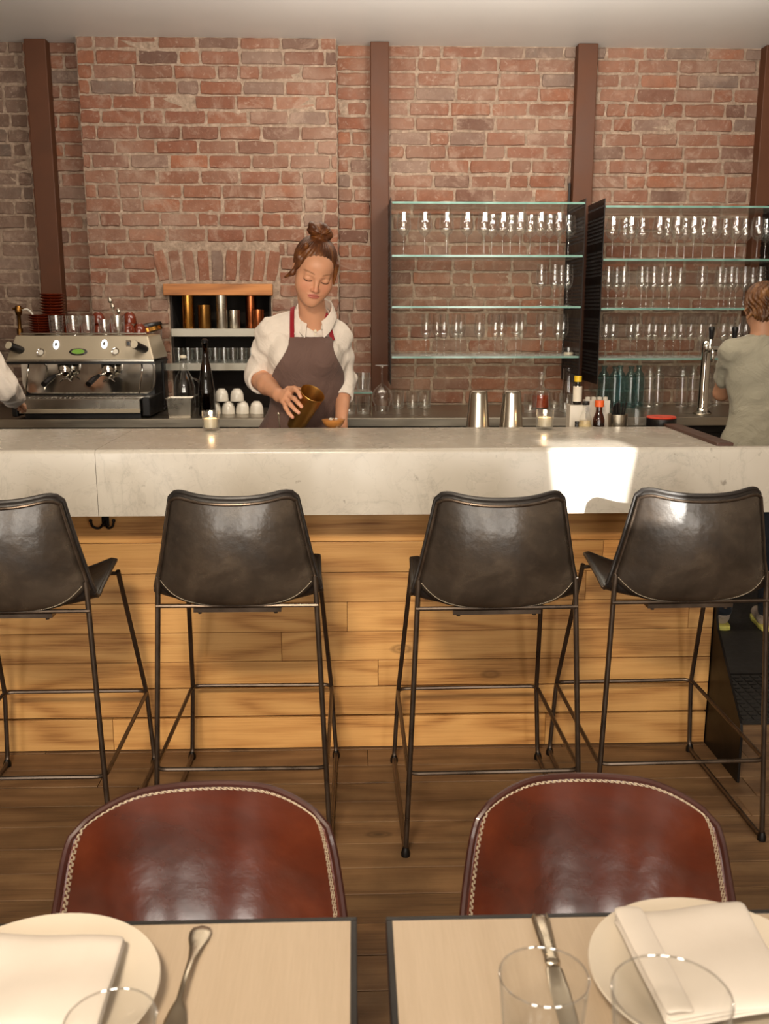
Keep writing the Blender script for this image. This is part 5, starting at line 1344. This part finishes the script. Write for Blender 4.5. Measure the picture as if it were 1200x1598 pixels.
    for a, b in ((sL0, sL1), (sR0, sR1)):
        a, b = np.array(a), np.array(b)
        def strap(p):
            t_ = np.clip((p[:, 2]-a[2])/(b[2]-a[2]), 0, 1); x = a[0]+(b[0]-a[0])*t_
            q_ = np.maximum(np.abs(p[:, 0]-x)-.0085, np.abs(p[:, 2]-(a[2]+b[2])/2)-abs(b[2]-a[2])/2)
            return np.maximum(np.maximum(np.abs(np.minimum(shirt0(p), torso(p)-.013)-.0050)-.0024, q_), p[:, 1]-chest[1])
        so_ = sdf_obj('neck_strap', strap, (a[0]-.06, 3.5, a[2]-.02), (a[0]+.06, 3.72, b[2]+.02), .0022, M['strap'], T, org)
    # strap buckle and two buttons
    q_ = np.array(P(455, 521, 3.55)); q_[0] = sL0.x+(sL1.x-sL0.x)*.15; ys = np.linspace(3.48, 3.66, 180); pts = np.stack([np.full(180, q_[0]), ys, np.full(180, q_[2])], 1); y_ = ys[np.argmax(shirt0(pts) < 0)]
    MB().box(q_[0]-.0105, q_[0]+.0105, y_-.0115, y_-.0080, q_[2]-.0035, q_[2]+.0035).build('strap_buckle', M['silver'], T, org=org, bevel=.001)
    for v_ in (517, 523):
        q_ = np.array(P(491, v_, 3.55)); ys = np.linspace(3.50, 3.66, 160); pts = np.stack([np.full(160, q_[0]), ys, np.full(160, q_[2])], 1); dd = shirt0(pts); y_ = ys[np.argmax(dd < 0)]
        MB().lathe([(0, 0), (.0052, 0), (.0055, .0015), (0, .0022)], 12, M=Matrix.Translation((q_[0], y_-.001, q_[2])) @ Matrix.Rotation(PI/2, 4, 'X')).build('button', M['wax'], T, smooth=True, org=org)
    # trousers and shoes (behind the bar)
    def legs(p):
        d = ell_(p, hip+[0, 0, -.03], (.155, .108, .13))
        for s in (-1, 1):
            h0 = np.array([hip[0]+s*.085, hip[1], .86]); k0 = np.array([hip[0]+s*.095, hip[1]-.01, .47]); a0 = np.array([hip[0]+s*.10, hip[1]+.02, .09])
            d = smin(d, smin(cap_(p, h0, k0, .085, .058), cap_(p, k0, a0, .058, .045), .02), .03)
        return np.maximum(d, p[:, 2]-.96)
    sdf_obj('trousers', legs, (hip[0]-.25, hip[1]-.2, .04), (hip[0]+.25, hip[1]+.2, 1.0), .008, M['denim'], T, org)
    for s in (-1, 1):
        a0 = np.array([hip[0]+s*.10, hip[1]+.02, .06])
        sf = lambda p: np.maximum(smin(cap_(p, a0+[0, 0, .02], a0+[0, -.03, -.01], .04, .038), cap_(p, a0+[0, -.03, -.018], a0+[0, -.15, -.025], .038, .030), .02), .0105-p[:, 2])
        sdf_obj('shoe', sf, a0-[.08, .22, .07], a0+[.08, .08, .09], .005, M['black_plastic'], T, org)
    # the brass shaker she holds
    mc = Vector(P(488, 613.5, 3.430)); ax = Vector((.42, -.46, .78)).normalized()
    Mt = ax.to_track_quat('Z', 'Y').to_matrix().to_4x4()
    t = thing('shaker_tin', 'tarnished brass shaker tin tilted in the hand of the bartender', 'cocktail shaker', mc-ax*.165)
    lathe_obj('tin_body', [(0, 0), (.029, 0), (.031, .003), (.0445, .160), (.0462, .164), (.0450, .1655), (.0432, .160), (.0300, .006), (0, .005)], M['brass_tin'], (0, 0, 0), parent=t, n=40, M4=Mt)
M['brass_tin'] = plain('tarnished_brass_tin', C('#b58a4a'), .42, 1, var=.2, scale=14, rvar=.1)
bartender()
# ------------------------------------------------------------------ standing figures seen from behind or cut by the frame
def figure(name_label, loc, rz, top, sleeve, hair, skin, arms, trousers, shoes, scale=1.0, tilt=0.0, bun=False, sole=None, lean=0.0):
    T = thing('person', name_label, 'person', loc, rz); org = (0, 0, 0); T.scale = (scale,)*3
    L_ = lean
    hip = np.array([0, .0, .92]); waist = np.array([0, -.01-L_*.3, 1.06]); chest = np.array([0, -.02-L_*.8, 1.24]); nb = np.array([0, -.015-L_*1.2, 1.405])
    hcn = nb+np.array([0, -.02-L_*.6, .155]); Rh = rotm(tilt, .25, 0); loc_ = lambda v: (v-hcn)@Rh
    sh_ = {s: np.array([s*.142, -.01-L_, 1.355]) for s in (-1, 1)}
    def torso(p):
        d = ell_(p, chest, (.145, .095, .17)); d = smin(d, ell_(p, waist, (.118, .088, .13)), .06); d = smin(d, ell_(p, hip, (.162, .11, .13)), .06)
        d = smin(d, cap_(p, sh_[-1], sh_[1], .045), .05)
        for s in (-1, 1): d = smin(d, cap_(p, nb+[0, .01, .01], sh_[s]+[-s*.02, 0, .01], .036), .03)
        return d
    A = {}
    for s in (-1, 1):
        el, wr = [np.array(a_) for a_ in arms[s]]; dirv = (wr-el)/np.linalg.norm(wr-el)
        side = np.cross(dirv, [0, 1., 0]); side = side/(np.linalg.norm(side)+1e-9)
        mc = [wr+dirv*.075+side*o for o in (-.026, -.009, .009, .026)]; nrm_ = np.cross(side, dirv)
        fs = [[m_, m_+dirv*.034, m_+dirv*.052+nrm_*.010, m_+dirv*.062+nrm_*.024] for m_ in mc]
        th = [wr+dirv*.03-side*.024, wr+dirv*.055-side*.042+nrm_*.006, wr+dirv*.082-side*.044+nrm_*.014]
        A[s] = (el, wr, mc, fs, th)
    def body(p):
        d = head_sdf(loc_(p)); d = smin(d, cap_(p, hcn+Rh@np.array([0, -.022, -.06]), nb, .050, .056), .025); d = smin(d, torso(p)+.002, .02)
        for s in (-1, 1):
            el, wr, mc, fs, th = A[s]
            a_ = smin(cap_(p, sh_[s], el, .044, .038), cap_(p, el, wr, .037, .023), .02); a_ = smin(a_, hand_sdf(p, wr, mc, fs, th), .014); d = smin(d, a_, .02)
        return d
    xs = [abs(v[0]) for s in (-1, 1) for v in (A[s][0], A[s][1])]; X = max(xs+[.2])+.12; ylo = min([-.3]+[A[s][1][1]-.2 for s in (-1, 1)])
    sdf_obj('body', body, (-X, ylo, .6), (X, .25, 1.75), .0042, skin, T, org, relax=0, attrs=head_attrs(loc_))
    sdf_obj('hair', lambda p: hair(loc_(p)), hcn-.15, hcn+.19, .003, M['hair2'], T, org)
    def shirt(p):
        f = folds(p, .003, .8); d = torso(p)-.013
        for s in (-1, 1):
            el, wr = A[s][:2]; e1 = sh_[s]+(el-sh_[s])*min(1, sleeve)
            a_ = cap_(p, sh_[s], e1, .056, .052)
            if sleeve > 1: a_ = smin(a_, cap_(p, el, el+(wr-el)*(sleeve-1), .052, .046), .02)
            d = smin(d, a_+f, .02)
        d = d+f*.6; d = smax(d, -cap_(p, nb+[0, .0, -.01], nb+[0, -.02, .16], .062, .07), .006)
        return np.maximum(d, .80-p[:, 2])
    sdf_obj('shirt', shirt, (-X, ylo, .78), (X, .25, 1.5), .0042, top, T, org, relax=1)
    ft = {s: np.array([s*.11, 0.0, .0]) for s in (-1, 1)}
    def legs(p):
        d = ell_(p, hip, (.158, .108, .12))
        for s in (-1, 1):
            d = smin(d, smin(cap_(p, hip+[s*.085, 0, -.03], ft[s]+[-s*.01, -.005, .48], .088, .06), cap_(p, ft[s]+[-s*.01, -.005, .48], ft[s]+[0, .02, .10], .060, .048), .02), .03)
        return np.maximum(d, .07-p[:, 2])
    sdf_obj('trousers', legs, (-.3, -.2, .04), (.3, .2, 1.1), .007, trousers, T, org)
    for s in (-1, 1):
        a0 = ft[s]+np.array([0, .02, .055])
        sf = lambda p: np.maximum(smin(cap_(p, a0+[0, 0, .03], a0+[0, -.03, .0], .042, .040), cap_(p, a0+[0, -.03, -.008], a0+[0, -.165, -.018], .040, .032), .02), .012-p[:, 2])
        so = sdf_obj('shoe', sf, a0-[.09, .26, .07], a0+[.09, .09, .10], .004, shoes, T, org)
        if sole:
            g_ = []
            for (y, w_) in ((.055, .012), (.045, .034), (.0, .041), (-.06, .038), (-.12, .042), (-.175, .034), (-.20, .014)): g_.append((y, w_))
            vs = [(a0[0]+w_, a0[1]+y, z) for z in (0.0002, .018) for y, w_ in g_]+[]
            lo_ = [(a0[0]+w_, a0[1]+y) for y, w_ in g_]+[(a0[0]-w_, a0[1]+y) for y, w_ in g_[::-1]]; n = len(lo_)
            MB().add([(x, y, .0003) for x, y in lo_]+[(x*1.0, y, .022) for x, y in lo_], [tuple(range(n)), tuple(range(2*n-1, n-1, -1))]+[(k, (k+1) % n, n+(k+1) % n, n+k) for k in range(n)]).build('sole', sole, so, bevel=.005)
            MB().tube([(a0[0]-.02, a0[1]-.075, .075), (a0[0]+.02, a0[1]-.085, .075)], .003).tube([(a0[0]-.02, a0[1]-.10, .066), (a0[0]+.02, a0[1]-.09, .072)], .003).tube([(a0[0]-.02, a0[1]-.055, .088), (a0[0]+.02, a0[1]-.062, .088)], .003).build('laces', sole, so)
    return T
def short_hair(q):
    phi = np.arctan2(q[:, 0], q[:, 1]+.02); r_ = .0028*np.sin(phi*22+6*np.sin(q[:, 2]*38))+.0014*np.sin(phi*57+q[:, 2]*90)
    d = ell_(q, (0, -.022, .030), (.084, .102, .092))+r_
    g = .056+(q[:, 1]-.082)*1.08-q[:, 2]; d = smax(d, g*.68, .010)
    d = smin(d, ell_(q, (0, -.072, -.040), (.046, .030, .040))+r_*1.5, .02)
    for (x, y, z), (x2, y2, z2) in (((.06, -.05, .01), (.088, -.07, -.03)), ((.05, -.06, -.03), (.075, -.08, -.07)), ((-.05, -.06, -.03), (-.06, -.085, -.075)), ((.0, -.09, -.05), (.01, -.10, -.085))):
        d = smin(d, cap_(q, (x, y, z), (x2, y2, z2), .012, .004), .012)
    return d
rx = P(1204, 600, 4.12).x
figure('person in a loose grey T-shirt seen from behind at the right edge of the bar', (rx, 4.22, .0105), PI*.96, M['tee'], .62, short_hair, M['skin2'],
       {1: ((.135, -.20, 1.15), (.08, -.42, 1.14)), -1: ((-.135, -.20, 1.15), (-.08, -.42, 1.14))}, M['denim'], M['shoe'], scale=.93, tilt=-.15, sole=M['shoe_yellow'], lean=.03)
lx = P(-114, 600, 3.95).x
figure('person in a white long-sleeved shirt almost wholly cut off by the left edge', (lx, 4.08, .0105), PI*1.0, M['shirt'], 1.8, short_hair, M['skin2'],
       {1: ((.26, -.0, 1.13), (.25, -.18, .98)), -1: ((-.26, .0, 1.13), (-.20, -.30, 1.05))}, M['denim'], M['black_plastic'])
